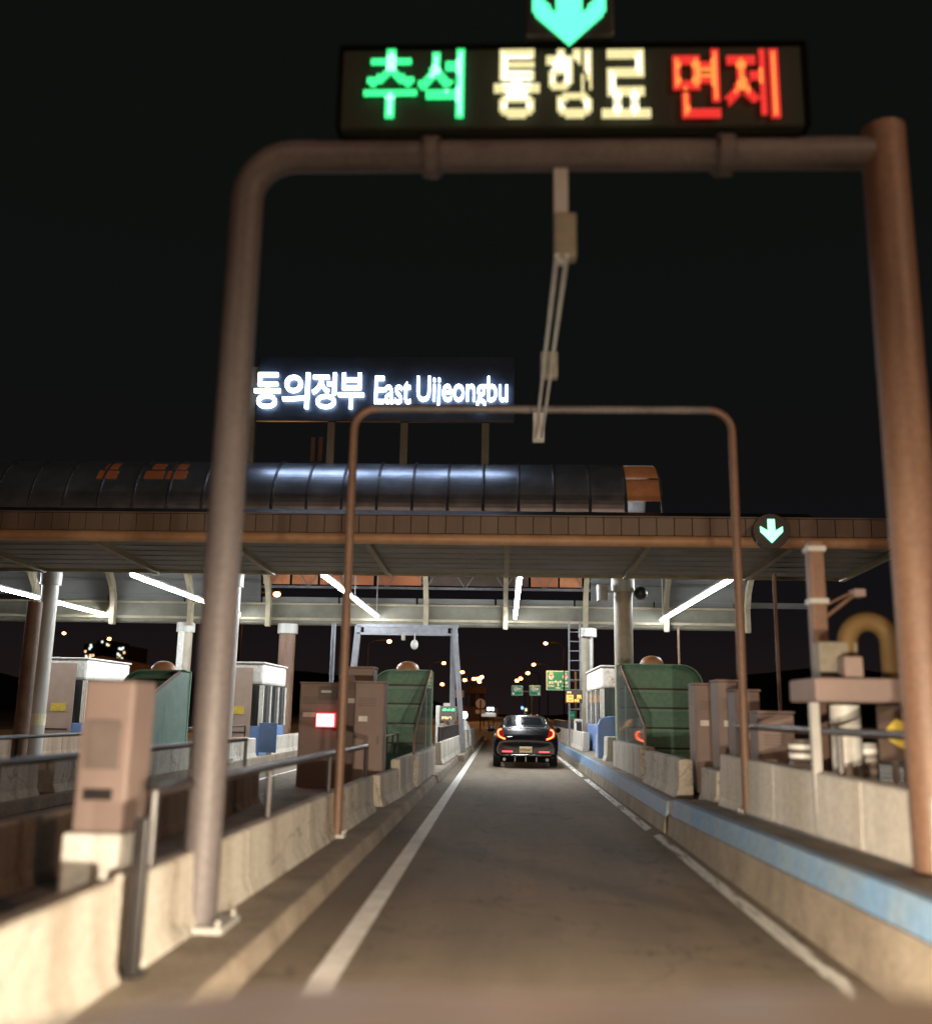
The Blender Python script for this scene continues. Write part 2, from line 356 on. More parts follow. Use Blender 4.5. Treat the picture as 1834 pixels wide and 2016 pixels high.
# ------------------------------------------------------------------ concrete barriers
def barrier(pa, pb, z0, z1, label, m='concrete', t=.16, group='concrete barrier walls along the toll islands', nm='barrier_wall', lip=.05, side=1):
    (xa, ya), (xb, yb) = pa, pb; mb = MB(); rows = []
    w = t*side
    n = max(1, round((yb-ya)/2.4)); g = .006
    for i in range(n):
        fa, fb = i/n, (i+1)/n
        A = (xa+(xb-xa)*fa, ya+(yb-ya)*fa+g); B = (xa+(xb-xa)*fb, ya+(yb-ya)*fb-g)
        prof = [(-lip*side, z0), (0, z0+.12), (.012*side, z1-.02), (.03*side, z1), (w-.03*side, z1), (w, z1-.02), (w, z0)]
        k = len(prof)
        mb.add([(A[0]+p, A[1], z) for p, z in prof]+[(B[0]+p, B[1], z) for p, z in prof],
               [tuple(range(k))[::-1], tuple(range(k, 2*k))]+[(j,(j+1)%k,k+(j+1)%k,k+j) for j in range(k)])
    return tag(mb.build(nm, m, bevel=.008), label, 'barrier', group)
barrier((-2.0,-2.0), (-1.94,5.12), .15, .64, 'pale concrete barrier nearest the camera on the left, before the dark post', side=-1)
barrier((-1.93,5.4), (-1.78,13.8), .15, .62, 'long pale concrete barrier under the low dark handrail left of the lane', side=-1)
barrier((-1.75,14.3), (-1.66,16.0), .16, .60, 'short concrete block after the end of the low left handrail', side=-1)
barrier((-1.66,16.1), (-1.62,19.6), .16, .74, 'concrete wall at the foot of the left green shield', side=-1)
barrier((-1.60,25.6), (-1.40,36.8), .19, .74, 'stained concrete barrier under the black picket railing past the left shield', side=-1)
barrier((-1.36,37.2), (-1.25,43.5), .22, .85, 'last left barrier block, tinted orange, where the lane leaves the canopy', side=-1)
barrier((-3.62,-2.0), (-3.55,14.5), .15, .66, 'barrier with orange light painted into its streaky brown on the far side of the left island', m='concrete_brown', side=-1)  # orange lamp light on this barrier is put into its brown concrete
barrier((2.60,-2.0), (2.62,12.2), .44, 1.06, 'long white barrier wall above the near blue kerb on the right', t=.2, m='white_concrete')
barrier((2.66,12.6), (2.66,13.6), .40, .84, 'small dirty concrete block set back between the two right walls', t=.3)
barrier((2.42,13.9), (2.42,17.2), .40, .92, 'short concrete wall in front of the right green shield', t=.2)
for i, y in enumerate((24.3, 26.4)):
    barrier((2.52,y), (2.52,y+.8), .40, .98, ('first', 'second')[i]+' upright concrete slab between the right clear shield and the white booth', t=.34)
barrier((2.48,31.0), (2.32,48), .40, .96, 'rust streaked far right barrier beside the dark sedan', t=.2)
for a, b, lab in ((8, 14.5, 'nearest low barrier on the second island to the left'), (15, 20.2, 'middle low barrier on the second island to the left, before the white booth'), (22.4, 27.3, 'pale grimy barrier in front of the left white booth'), (29, 36, 'farthest grimy white barrier on the second island, behind the red lamp cabinet')):
    barrier((-6.85,a), (-6.85,b), .2, .72, lab, side=-1, t=.3)
barrier((-12.1,10), (-12.1,34), .2, .72, 'long low barrier on the third island at the far left', m='concrete_brown', side=-1)

# ------------------------------------------------------------------ rails
def railing(pts, z, zb, label, r=.032, posts=1.6, mid=False, m='rail', picket=0, group='dark steel handrails on the barriers'):
    p0 = pts[0]; root = thing('railing', label, 'railing', (p0[0], p0[1], zb), group)
    MB().tube([(x, y, z) for x, y in pts], r, 12).build('handrail', m, root, smooth=True)
    L = math.dist(pts[0], pts[-1]); n = max(1, round(L/posts))
    for i in range(n+1):
        t = i/n; x = pts[0][0]+(pts[-1][0]-pts[0][0])*t; y = pts[0][1]+(pts[-1][1]-pts[0][1])*t
        MB().tube([(x, y, zb-.01), (x, y, z)], r*.8, 8).build('post', m, root, smooth=True)
    if mid: MB().tube([(x, y, (z+zb)/2) for x, y in (pts[0], pts[-1])], r*.6, 8).build('mid_rail', m, root)
    if picket:
        k = MB(); n = round(L/picket)
        for i in range(1, n):
            t = i/n; x = pts[0][0]+(pts[-1][0]-pts[0][0])*t; y = pts[0][1]+(pts[-1][1]-pts[0][1])*t
            k.tube([(x, y, zb-.01), (x, y, z-.01)], r*.45, 6)
        k.build('pickets', m, root)
    return root
railing([(-2.0,5.7), (-1.88,13.6)], 1.03, .62, 'dark handrail on the long left barrier, ending in front of the brown cabinets', r=.036, posts=2.6)
railing([(-3.72,2.6), (-3.66,14.0)], 1.08, .66, 'dark handrail on the far side of the left island', r=.032, posts=2.3)
railing([(2.72,1.2), (2.72,11.6)], 1.40, 1.03, 'long dark handrail above the right white barrier wall', r=.032, posts=3.4)
railing([(-1.69,25.8), (-1.50,36.6)], 1.10, .74, 'black picket railing beside the small green and orange display', r=.03, posts=1.2, picket=.3)
railing([(2.58,33.0), (2.45,47.5)], 1.25, .95, 'grey picket railing on the far right barrier by the ladder', r=.025, posts=1.2, picket=.25)
railing([(-2.05,16.6), (-2.05,19.2)], 1.08, .74, 'small hoop rail in front of the left green shield', r=.022, posts=.8)
railing([(3.0,13.8+1.2), (3.95,15.0)], 1.22, .40, 'small hoop rail in front of the right green shield', r=.022, posts=.45)
railing([(-6.98,9.0), (-6.98,26.5)], 1.05, .72, 'thin dark handrail along the second island to the left', r=.03, posts=2.5)
pt = MB(); pt.box(-1.93, -1.86, 5.22, 5.30, .14, .93).box(-1.96, -1.83, 5.19, 5.33, .14, .165)
tag(pt.build('bollard', 'dark', bevel=.006), 'narrow dark steel post in the gap between the two near left barriers', 'post')

# ------------------------------------------------------------------ near gate A
def gate(name, Y, xl, xr, zt, r, rc, label, mats, z0l, z0r, cat='gantry', square=False):
    root = thing(name, label, cat, (xl, Y, z0l))
    def arc(x, sgn): return [(x+sgn*rc*(1-math.cos(a)), Y, zt-rc+rc*math.sin(a)) for a in [R(0), R(15), R(30), R(45), R(60), R(75), R(90)]]
    MB().tube([(xl, Y, z0l), (xl, Y, zt-rc*1.3)]+arc(xl, 1), r, 20).build('post', mats[0], root, smooth=True)
    MB().tube([(xr, Y, z0r), (xr, Y, zt+r*1.6)] if square else [(xr, Y, z0r), (xr, Y, zt-rc*1.3)]+arc(xr, -1), r*(1.3 if square else 1), 20).build('post', mats[1], root, smooth=True)
    MB().tube([(xl+rc, Y, zt), (xr-(r*.5 if square else rc), Y, zt)], r*.995, 20).build('crossbeam', mats[2], root, smooth=True)
    for x, z in ((xl, z0l), (xr, z0r)):
        b = MB().box(x-r*1.8, x+r*1.8, Y-r*1.8, Y+r*1.8, z-.005, z+.03)
        for sx_, sy_ in ((1,1),(1,-1),(-1,1),(-1,-1)): b.tube([(x+sx_*r*1.5, Y+sy_*r*1.5, z+.03), (x+sx_*r*1.5, Y+sy_*r*1.5, z+.07)], .015, 6)
        b.build('base_plate', 'steel', root)
    return root
YA = 6.4
xl = at(452, 900, Y=YA).x; xr = at(1787, 900, Y=YA).x; zA = at(1150, 305, Y=YA).z
GA = gate('sign_gantry', YA, xl, xr, zA, .118, .34, 'nearest large pipe gantry framing the view, carrying the bright lettered sign', ('post', 'rust_post', 'post'), .16, .47, square=True)
for x in (xl+1.35, xr-1.15):
    fl = MB().tube([(x-.045, YA, zA), (x+.045, YA, zA)], .16, 20)
    for k in range(8): t = k*math.pi/4+.3; fl.tube([(x-.07, YA+.142*math.cos(t), zA+.142*math.sin(t)), (x+.07, YA+.142*math.cos(t), zA+.142*math.sin(t))], .012, 6)
    fl.build('flange', 'post', GA)
for px in (700, 865, 1360, 1540):
    p = at(px, 320, Y=YA); MB().box(p.x-.025, p.x+.025, YA-.14, YA+.14, zA+.10, zA+.16).build('bracket', 'steel', GA)
# sign box above the beam
Ys = 6.20
a = at(668, 250, Y=Ys); b = at(1578, 90, Y=Ys); zs0 = at(1120, 250, Y=Ys).z; zs1 = at(1120, 94, Y=Ys).z
SG = thing('led_sign', 'wide dark message sign with green, yellow and red glowing Korean letters', 'sign', (a.x, Ys, zA+.12))
MB().box(a.x, b.x, Ys, Ys+.30, zs0, zs1).build('housing', mat('sign_housing', (.012, .018, .010), .8, col2=(.009, .013, .008)), SG, bevel=.012)
hd = MB().box(a.x-.02, b.x+.02, Ys-.03, Ys+.31, zs1+.004, zs1+.022); hd.build('hood', 'black', SG)
MB().box(a.x-.025, a.x-.003, Ys-.03, Ys+.28, zs0, zs1).build('side_frame', 'black', SG); MB().box(b.x+.003, b.x+.025, Ys-.03, Ys+.28, zs0, zs1).build('side_frame', 'black', SG)
glyphs = [('추', 718, 822, 'led_green'), ('석', 824, 914, 'led_green'), ('통', 972, 1062, 'led_yellow'), ('행', 1074, 1164, 'led_yellow'), ('료', 1182, 1278, 'led_yellow'), ('면', 1322, 1414, 'led_red'), ('제', 1422, 1530, 'led_red')]
for ch, x0, x1, m in glyphs:
    zz0 = at((x0+x1)/2, 239, Y=Ys).z; zz1 = at((x0+x1)/2, 104, Y=Ys).z
    led('character', ch, at(x0, 165, Y=Ys).x, at(x1, 165, Y=Ys).x, zz0, zz1, Ys-.035, m, m+'_core', SG, nx=17, nz=22, bold=.025, r=.40)
# green arrow signal on top of the sign
Yr = 6.08; p0 = at(1035, 90, Y=Yr); p1 = at(1207, -90, Y=Yr); pc = at(1120, 0, Y=Yr)
AR = thing('lane_signal', 'large green down arrow lamp on top of the bright lettered sign', 'signal', (pc.x, Yr, zs1+.03))
MB().box(p0.x, p1.x, Yr+.02, Yr+.24, zs1+.03, p1.z).build('housing', 'dark', AR, bevel=.02)
c = pc.x; w = (at(1193, 30, Y=Yr).x-at(1047, 30, Y=Yr).x)/2; zt_ = at(1120, 86, Y=Yr).z; zm = at(1120, 20, Y=Yr).z; ztop = at(1120, -75, Y=Yr).z
dots = MB()
poly = [(c, zt_), (c+w, zm), (c+w, zm+.2), (c+.09, zm-.02), (c+.09, ztop), (c-.09, ztop), (c-.09, zm-.02), (c-w, zm+.2), (c-w, zm)]
def inside(pt, pg):
    r = False; n = len(pg)
    for i in range(n):
        (x1_, y1_), (x2_, y2_) = pg[i], pg[(i+1) % n]
        if (y1_ > pt[1]) != (y2_ > pt[1]) and pt[0] < (x2_-x1_)*(pt[1]-y1_)/(y2_-y1_)+x1_: r = not r
    return r
st = .021; nx = int(2*w/st)+2
for i in range(-nx//2, nx//2+2):
    for j in range(40):
        q = (c+i*st, zt_+.008+j*st)
        if inside(q, poly): dots.prism([(q[0]+.0098*math.cos(k*math.pi/3), q[1]+.0098*math.sin(k*math.pi/3)) for k in range(6)], 'y', Yr+.004, Yr+.018)
dots.build('arrow', 'led_green_hot', AR)

# ------------------------------------------------------------------ gate B and the antenna rods between A and B
YB = 10.9
GB = gate('pipe_gantry', YB, at(687, 1080, Y=YB).x, at(1450, 1080, Y=YB).x, at(1080, 806, Y=YB).z, .05, .26, 'thin rounded pipe gantry behind the nearest gantry', ('rust_post', 'rust_post', 'post'), .16, .47)
pe = at(1060, 862, Y=YB)
AN = thing('antenna_rail', 'two thin rods with small boxes hanging from the nearest gantry over the lane', 'antenna', (pe.x, 6.4, pe.z))
for dx in (-.035, .035):
    MB().tube([(pe.x+dx, 6.3, pe.z), (pe.x+dx, YB+.1, pe.z)], .017, 10).build('rod', 'steel', AN, smooth=True)
for Y, w, h in ((6.35, .155, .34), (8.85, .165, .26)):
    o = MB().box(pe.x-w/2+.03, pe.x+w/2+.03, Y, Y+.12, pe.z+.02, pe.z+.02+h).build('antenna_box', 'cream', AN, bevel=.012)
MB().box(pe.x-.05, pe.x+.05, 6.38, 6.44, pe.z-.01, zA-.1).build('hanger', 'steel', AN)
MB().box(pe.x-.065, pe.x+.065, YB+.07, YB+.10, pe.z-.03, pe.z+.03).build('end_clamp', 'steel', AN); MB().box(pe.x-.065, pe.x+.065, YB-.02, YB+.02, pe.z-.03, at(1080, 806, Y=YB).z-.03).build('hanger', 'steel', AN)

# ------------------------------------------------------------------ canopy
YF, YM, YR_ = 20.0, 24.0, 36.0
XL, XR = -20.5, 8.45
RIBS = [.04+2.95*k for k in range(-6, 3)]
CA = thing('toll_canopy', 'long toll plaza canopy with brown fascia and dark glazed barrel roof', 'canopy', (-5, 28, 4.6))
zf0 = at(1000, 1074, Y=YF).z; zf1 = at(1000, 1052, Y=YF).z; zf2 = at(1000, 1016, Y=YF).z
MB().tube([(XL, YF, (zf0+zf1)/2), (XR-.25, YF, (zf0+zf1)/2)], (zf1-zf0)/2, 16).build('front_tube', 'pipe_orange', CA, smooth=True)
fp = MB(); x = XL
while x < XR-.1: fp.box(x+.006, min(x+.362, XR-.1), YF+.06, YF+.12, zf1+.02, zf2); x += .37
fp.build('fascia', 'fascia', CA, bevel=.006)
MB().box(XL, XR-.1, YF+.13, YF+.30, zf1-.02, zf2-.03).build('fascia_backing', 'dark', CA)
MB().box(XL, XR-.1, YF+.02, YF+.36, zf2+.003, zf2+.03).build('fascia_cap', 'fascia', CA)
zs = zf0+.10
MB().add([(XL,YF+.3,zs),(XR-.3,YF+.3,zs),(XR,YM,zs-.12),(XL,YM,zs-.12),(XL,YF+.3,zs+.08),(XR-.3,YF+.3,zs+.08),(XR,YM,zs-.04),(XL,YM,zs-.04)], [(0,1,2,3),(7,6,5,4),(0,4,5,1),(1,5,6,2),(2,6,7,3),(3,7,4,0)]).build('soffit', 'soffit', CA)
for k in range(1, 6):
    yy = YF+.3+k*.6; zz = zs-.12*(yy-YF-.3)/(YM-YF-.3)
    MB().box(XL, XR-.2, yy-.02, yy+.02, zz-.018, zz-.002).build('soffit_batten', 'soffit', CA)
MB().box(XL, XR, YM, YM+.10, zs-.20, zs+.03).build('edge_channel', 'arm', CA)
for x in RIBS+[XR-.15]:
    MB().add([(x-.06,YF+.15,zf0-.02),(x+.06,YF+.15,zf0-.02),(x+.06,YM,zs-.24),(x-.06,YM,zs-.24),(x-.06,YF+.15,zf0+.12),(x+.06,YF+.15,zf0+.12),(x+.06,YM,zs-.125),(x-.06,YM,zs-.125)],
             [(0,3,2,1),(4,5,6,7),(0,1,5,4),(1,2,6,5),(2,3,7,6),(3,0,4,7)]).build('cantilever_arm', 'arm', CA)
# rear beam, arched ribs, cladding
zr0 = at(990, 1229, Y=YR_).z; zr1 = at(990, 1194, Y=YR_).z; zr2 = at(990, 1180, Y=YR_).z
MB().box(XL, 9.0, YR_, YR_+.35, zr0+.12, zr1).build('rear_beam', 'beam', CA)
MB().box(XL, 9.0, YR_-.12, YR_-.003, zr0+.04, zr0+.13).box(XL, 9.0, YR_-.12, YR_-.003, zr1-.04, zr1+.02).build('beam_flange', 'arm', CA)
MB().tube([(XL, YR_+.1, zr0), (9.0, YR_+.1, zr0)], .14, 12).build('beam_pipe', 'beam', CA, smooth=True)
gb = MB(); x = -18
while x < 8.6: gb.box(x, x+2.88, YR_+.1, YR_+.22, zr1+.06, zr2); x += 2.95
gb.build('gutter', 'clad', CA)
for x in RIBS+[RIBS[-1]+2.95]:
    pts = [(YR_-.22, zr0-.22), (YR_-.24, zr1), (YR_-.5, zr1+.55), (YR_-1.0, zr1+1.05), (YR_-1.8, 6.5), (YR_-3.0, 7.1), (31.9, 7.5)]
    rb = MB()
    for p, q in zip(pts, pts[1:]):
        n_ = Vector((0, q[0]-p[0], q[1]-p[1])).normalized(); pp = Vector((0, -n_.z, n_.y))*.13
        rb.add([(x-.085,p[0]-pp.y,p[1]-pp.z),(x+.085,p[0]-pp.y,p[1]-pp.z),(x+.085,p[0]+pp.y,p[1]+pp.z),(x-.085,p[0]+pp.y,p[1]+pp.z),
                (x-.085,q[0]-pp.y,q[1]-pp.z),(x+.085,q[0]-pp.y,q[1]-pp.z),(x+.085,q[0]+pp.y,q[1]+pp.z),(x-.085,q[0]+pp.y,q[1]+pp.z)],
               [(0,3,2,1),(4,5,6,7),(0,1,5,4),(1,2,6,5),(2,3,7,6),(3,0,4,7)])
    rb.build('arched_rib', 'arm', CA)
zt0 = at(900, 1156, Y=YR_).z; zt1 = at(900, 1122, Y=YR_).z+.5
tr = MB().bar((XL,YR_+.5,zt0), (9,YR_+.5,zt0), .09).bar((XL,YR_+.5,zt1), (9,YR_+.5,zt1), .09)
x = -9
while x < 3.4: tr.bar((x,YR_+.5,zt0), (x+.75,YR_+.5,zt1), .04).bar((x+.75,YR_+.5,zt1), (x+1.5,YR_+.5,zt0), .04); x += 1.5
tr.build('rear_truss', 'seam', CA)
for (xa_, xb_, m) in ((at(518,1140,Y=36.6).x, at(570,1140,Y=36.6).x, 'amber'), (at(575,1140,Y=36.6).x, at(625,1140,Y=36.6).x, 'amber'), (at(630,1140,Y=36.6).x, at(735,1140,Y=36.6).x, 'amber_glow_dim'), (at(742,1140,Y=36.6).x, at(830,1140,Y=36.6).x, 'amber_glow_dim'),
                      (at(845,1140,Y=36.6).x, at(1040,1140,Y=36.6).x, 'darkwall'), (at(1045,1140,Y=36.6).x, at(1098,1140,Y=36.6).x, 'amber_glow_dim'), (at(1102,1140,Y=36.6).x, at(1145,1140,Y=36.6).x, 'amber')):
    MB().box(xa_, xb_, YR_+.62, YR_+.66, zt0+.12, zt1).build('translucent_panel', m, CA)  # backlight through the panels is put in as glow
for xa_, xb_ in ((3.2, 8.9), (XL, -9.2)):
    cl = MB()
    ys = [(YR_-.02, zr2-.02), (YR_-.12, zr2+.55), (YR_-.35, zr2+1.1), (YR_-.75, zr2+1.7), (YR_-1.5, zr2+2.2)]
    for (ya_, za_), (yb_, zb_) in zip(ys, ys[1:]):
        cl.add([(xa_,ya_,za_+.02),(xb_,ya_,za_+.02),(xb_,yb_+.03,zb_-.02),(xa_,yb_+.03,zb_-.02),(xa_,ya_+.05,za_+.02),(xb_,ya_+.05,za_+.02),(xb_,yb_+.08,zb_-.02),(xa_,yb_+.08,zb_-.02)], [(0,3,2,1),(4,5,6,7),(0,1,5,4),(1,2,6,5),(2,3,7,6),(3,0,4,7)])
        cl.box(xa_, xb_, ya_-.08, ya_-.02, za_-.02, za_+.04)
    cl.build('cladding', 'clad', CA)
# roof skin in front of and behind the barrel
rf = [[(x, y, z) for x in (XL, -10, 0, 8.3)] for y, z in ((YF+.4, zf2-.12), (24, 6.2), (26.4, 7.0), (28.05, 7.35))]
MB().grid(rf).build('roof_front', 'dark', CA, solid=.05)
rf = [[(x, y, z) for x in (XL, -10, 0, 8.3)] for y, z in ((31.9, 7.45), (33.6, 7.35), (35.0, 6.95))]
MB().grid(rf).build('roof_rear', 'dark', CA, solid=.05)
# barrel vault
BY, BZ, BR = 30.0, 7.35, 1.9
BX = [at(1293, 980, Y=29).x-1.06*k for k in range(0, 24)]
bar = MB()
for k in range(1, 23):
    x1, x0 = BX[k]-.02, BX[k+1]+.02
    bar.grid([[(x, BY-BR*math.cos(t), BZ+BR*math.sin(t)) for x in (x0, x1)] for t in [R(a_) for a_ in range(0, 181, 4)]])
bar.build('barrel_glazing', 'glass_roof', CA, solid=.03)
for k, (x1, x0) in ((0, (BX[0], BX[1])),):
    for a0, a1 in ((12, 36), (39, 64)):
        MB().grid([[(x, BY-BR*math.cos(t), BZ+BR*math.sin(t)) for x in (x0+.04, x1-.04)] for t in [R(a0+(a1-a0)*i/5) for i in range(6)]]).build('glow_pane', 'amber', CA, solid=.03, smooth=True)  # panes glow by themselves in place of the street light behind them
    MB().grid([[(x, BY-BR*math.cos(t), BZ+BR*math.sin(t)) for x in (x0+.04, x1-.04)] for t in [R(66+114*i/9) for i in range(10)]]).build('end_glazing', 'glass_roof', CA, solid=.03)
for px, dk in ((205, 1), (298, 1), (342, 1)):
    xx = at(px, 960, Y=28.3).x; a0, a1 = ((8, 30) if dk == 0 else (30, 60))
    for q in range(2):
        MB().grid([[(x, BY-(BR+.03)*math.cos(t), BZ+(BR+.03)*math.sin(t)) for x in (xx-.30+.12*q, xx+.30-.1*q)] for t in [R(a0+q*(a1-a0)/2+2+(a1-a0)/2.8*i/4) for i in range(5)]]).build('glow_pane', 'amber_glow_dim' if dk else 'amber', CA, solid=.02)
for k in range(0, 24):
    x = BX[k]
    MB().tube([(x, BY-(BR+.03)*math.cos(t), BZ+(BR+.03)*math.sin(t)) for t in [R(a_) for a_ in range(0, 181, 10)]], .045, 8).build('vault_rib', 'seam', CA, smooth=True)
    MB().bar((x, BY-BR-.02, BZ), (x, 26.6, 7.0), .07).build('strut', 'white', CA)
MB().box(XL, BX[0]+.1, BY-BR-.16, BY-BR-.04, BZ-.1, BZ-.02).build('vault_sill', 'white', CA)
# columns
def column(x, y, r, z1, label, m, cap=True, z0=.19):
    root = thing('canopy_column', label, 'column', (x, y, z0), 'round steel columns carrying the canopy')
    MB().tube([(x, y, z0), (x, y, z1-.02)], r, 24).build('shaft', m, root, smooth=True)
    if cap: MB().tube([(x, y, z1-.35), (x, y, z1-.22), (x, y, z1)], r*1.25, 24).build('collar', 'steel', root, smooth=True)
    MB().tube([(x, y, z0), (x, y, z0+.10)], r*1.35, 24).build('base', 'steel', root)
    return root
c1 = column(at(1227, 1240, Y=24.35).x, 24.35, .235, zs-.16, 'thick pale column with a brown stained front rising behind the right green shield', 'column', z0=.39)
cx_ = at(1227, 1240, Y=24.35).x
MB().tube([(cx_-.52, 24.25, zs-.75), (cx_-.52, 24.25, zs-.35)], .15, 14).build('junction_box', 'steel', c1, smooth=True)
MB().dome((cx_+.42, 24.2, zs-.55), .17, .17, .17, full=True).build('round_lamp', 'dark', c1, smooth=True)
MB().bar((cx_-.5, 24.3, zs-.5), (cx_+.4, 24.3, zs-.5), .05).build('bracket', 'steel', c1)
column(at(452, 1240, Y=24.35).x, 24.35, .22, zs-.16, 'front column partly hidden behind the big left gantry post', 'steel')
c3 = column(at(84, 1300, Y=24.35).x, 24.35, .21, zs-.16, 'pale grey column at the far left beside a reddish post', 'steel')
q = at(84, 1417, Y=24.1); MB().tube([(c3.location.x, 24.35, q.z-.14), (c3.location.x, 24.35, q.z+.14)], .218, 20).build('reflective_band', 'signband0', c3)
column(at(361, 1300, Y=36.1).x, 36.1, .27, zr0-.1, 'rear column with a white cable duct, over the left green shield', 'column')
cx_ = at(352, 1300, Y=35.7).x
tag(MB().box(cx_-.1, cx_+.1, 35.70, 35.82, .2, zr0-.45).build('cable_duct', 'white', bevel=.01), 'white cable duct strip on the rear column left of the big gantry post', 'duct')
column(at(561, 1340, Y=36.1).x, 36.1, .30, zr0-.1, 'brown rear column right of the left white booth', 'rust_post')
c2 = column(at(1155, 1300, Y=36.1).x, 36.1, .24, zr0-.1, 'rear column with a ladder at its left side and a conduit', 'column', z0=.39)
cx_ = at(1163, 1300, Y=35.8).x
MB().tube([(cx_, 35.75, .6), (cx_, 35.75, zr0-.3)], .05, 8).build('conduit', 'white', c2)
MB().tube([(cx_-.12, 35.75, zr0-.45), (cx_-.12, 35.75, zr0-.15)], .33, 18).build('drum', 'white', c2, smooth=True)
rp = at(57, 1300, Y=22.5); tag(MB().tube([(rp.x, 22.5, .0), (rp.x, 22.5, at(60, 1185, Y=22.5).z)], .17, 16).build('steel_post', 'rust_post', smooth=True), 'reddish brown post in front of the pale column at the far left', 'post')
# ladder
LD = thing('ladder', 'tall grey ladder beside the rear column right of the sedan', 'ladder', (at(1130, 1340, Y=35.4).x, 35.4, .4))
la, lb = at(1120, 1340, Y=35.4).x, at(1142, 1340, Y=35.4).x
MB().box(la-.03, la+.03, 35.37, 35.43, .4, zr0+.1).build('rail', 'galv', LD); MB().box(lb-.03, lb+.03, 35.37, 35.43, .4, zr0+.1).build('rail', 'galv', LD)
z = 1.0
while z < zr0: MB().tube([(la, 35.4, z), (lb, 35.4, z)], .022, 8).build('rung', 'galv', LD); z += .345
# tube lights
TL = None
def strip(x, y0, y1, z, label):
    g = 'white linear lights under the canopy'
    root = thing('strip_light', label, 'lamp', (x, (y0+y1)/2, z), g)
    MB().box(x-.07, x+.07, y0, y1, z+.045, z+.10).build('housing', 'steel', root)
    MB().tube([(x, y0+.03, z), (x, y1-.03, z)], .052, 10).build('tube', 'tube', root, smooth=True)
    for yy in (y0+.3, y1-.3): MB().bar((x, yy, z+.1), (x, yy, z+(.35 if yy < 26 else 1.6)), .03).build('hanger', 'steel', root)
zt = 4.93
strip(at(1018, 1180, Y=29.5).x, 24.6, 35.5, zt, 'single long white strip light above the lane, straight over the sedan')
xq = at(1438, 1140, Y=24.6).x; strip(xq, 24.6, 35.6, zt, 'long white strip light under the right end of the canopy')
xq = at(635, 1130, Y=24.6).x; strip(xq, 24.6, 29.3, zt, 'nearer of two strip lights in line, just right of the lamp glow, left of centre'); strip(xq, 29.8, 35.7, zt, 'farther of two strip lights in line, ending above the grey frame')
xq = at(260, 1125, Y=25.0).x; strip(xq, 25.0, 32.6, zt, 'long white strip light left of the big gantry post'); strip(xq, 34.2, 35.6, zt, 'strip light showing only its short end right of the big gantry post')
xq = at(90, 1178, Y=31.3).x; strip(xq, 31.2, 37.0, zt, 'strip light right of the pale far left column'); strip(xq, 24.8, 30.8, zt, 'strip light cut by the left edge of the picture')

# ------------------------------------------------------------------ rooftop name sign
YS = 29.0
sx0, sx1 = at(505, 770, Y=YS).x, at(1013, 770, Y=YS).x
sz0, sz1 = at(760, 828, Y=YS).z, at(760, 700, Y=YS).z
RS = thing('rooftop_sign', 'white glowing Korean and English name letters on a dark rooftop board', 'sign', ((sx0+sx1)/2, YS, BZ+BR))
MB().box(sx0, sx1, YS+.04, YS+.22, sz0, sz1).build('board', mat('board_paint', (.020, .030, .045), .4, col2=(.014, .02, .03)), RS, bevel=.02)
kz = at(610, 803, Y=YS-.1).z; kt = at(610, 733, Y=YS-.1).z
xs = [498, 554, 611, 664, 719]
for i, ch in enumerate('동의정부'):
    text('character', ch, at(xs[i]+2, 768, Y=YS-.1).x, at(xs[i+1]-3, 768, Y=YS-.1).x, kz, kt, YS-.1, 'letter', RS, bold=.012, depth=.10)
text('lettering', 'East', at(737, 770, Y=YS-.1).x, at(808, 770, Y=YS-.1).x, at(770, 794, Y=YS-.1).z, at(770, 740, Y=YS-.1).z, YS-.1, 'letter', RS, bold=.004, depth=.10)
text('lettering', 'Uijeongbu', at(820, 770, Y=YS-.1).x, at(999, 770, Y=YS-.1).x, at(910, 805, Y=YS-.1).z, at(910, 740, Y=YS-.1).z, YS-.1, 'letter', RS, bold=.004, depth=.10)
for px in (493, 651, 795, 955):
    x = at(px, 870, Y=YS+.3).x
    MB().box(x-.115, x+.115, YS+.24, YS+.46, BZ+BR-.25, sz1-.3).build('support_post', 'cream' if px != 493 else 'cream', RS)
for px in (617, 632):
    x = at(px, 880, Y=30.5).x; MB().box(x-.07, x+.07, 30.4, 30.54, BZ+BR-.2, at(px, 862, Y=30.5).z).build('back_stay', 'rust_post', RS)

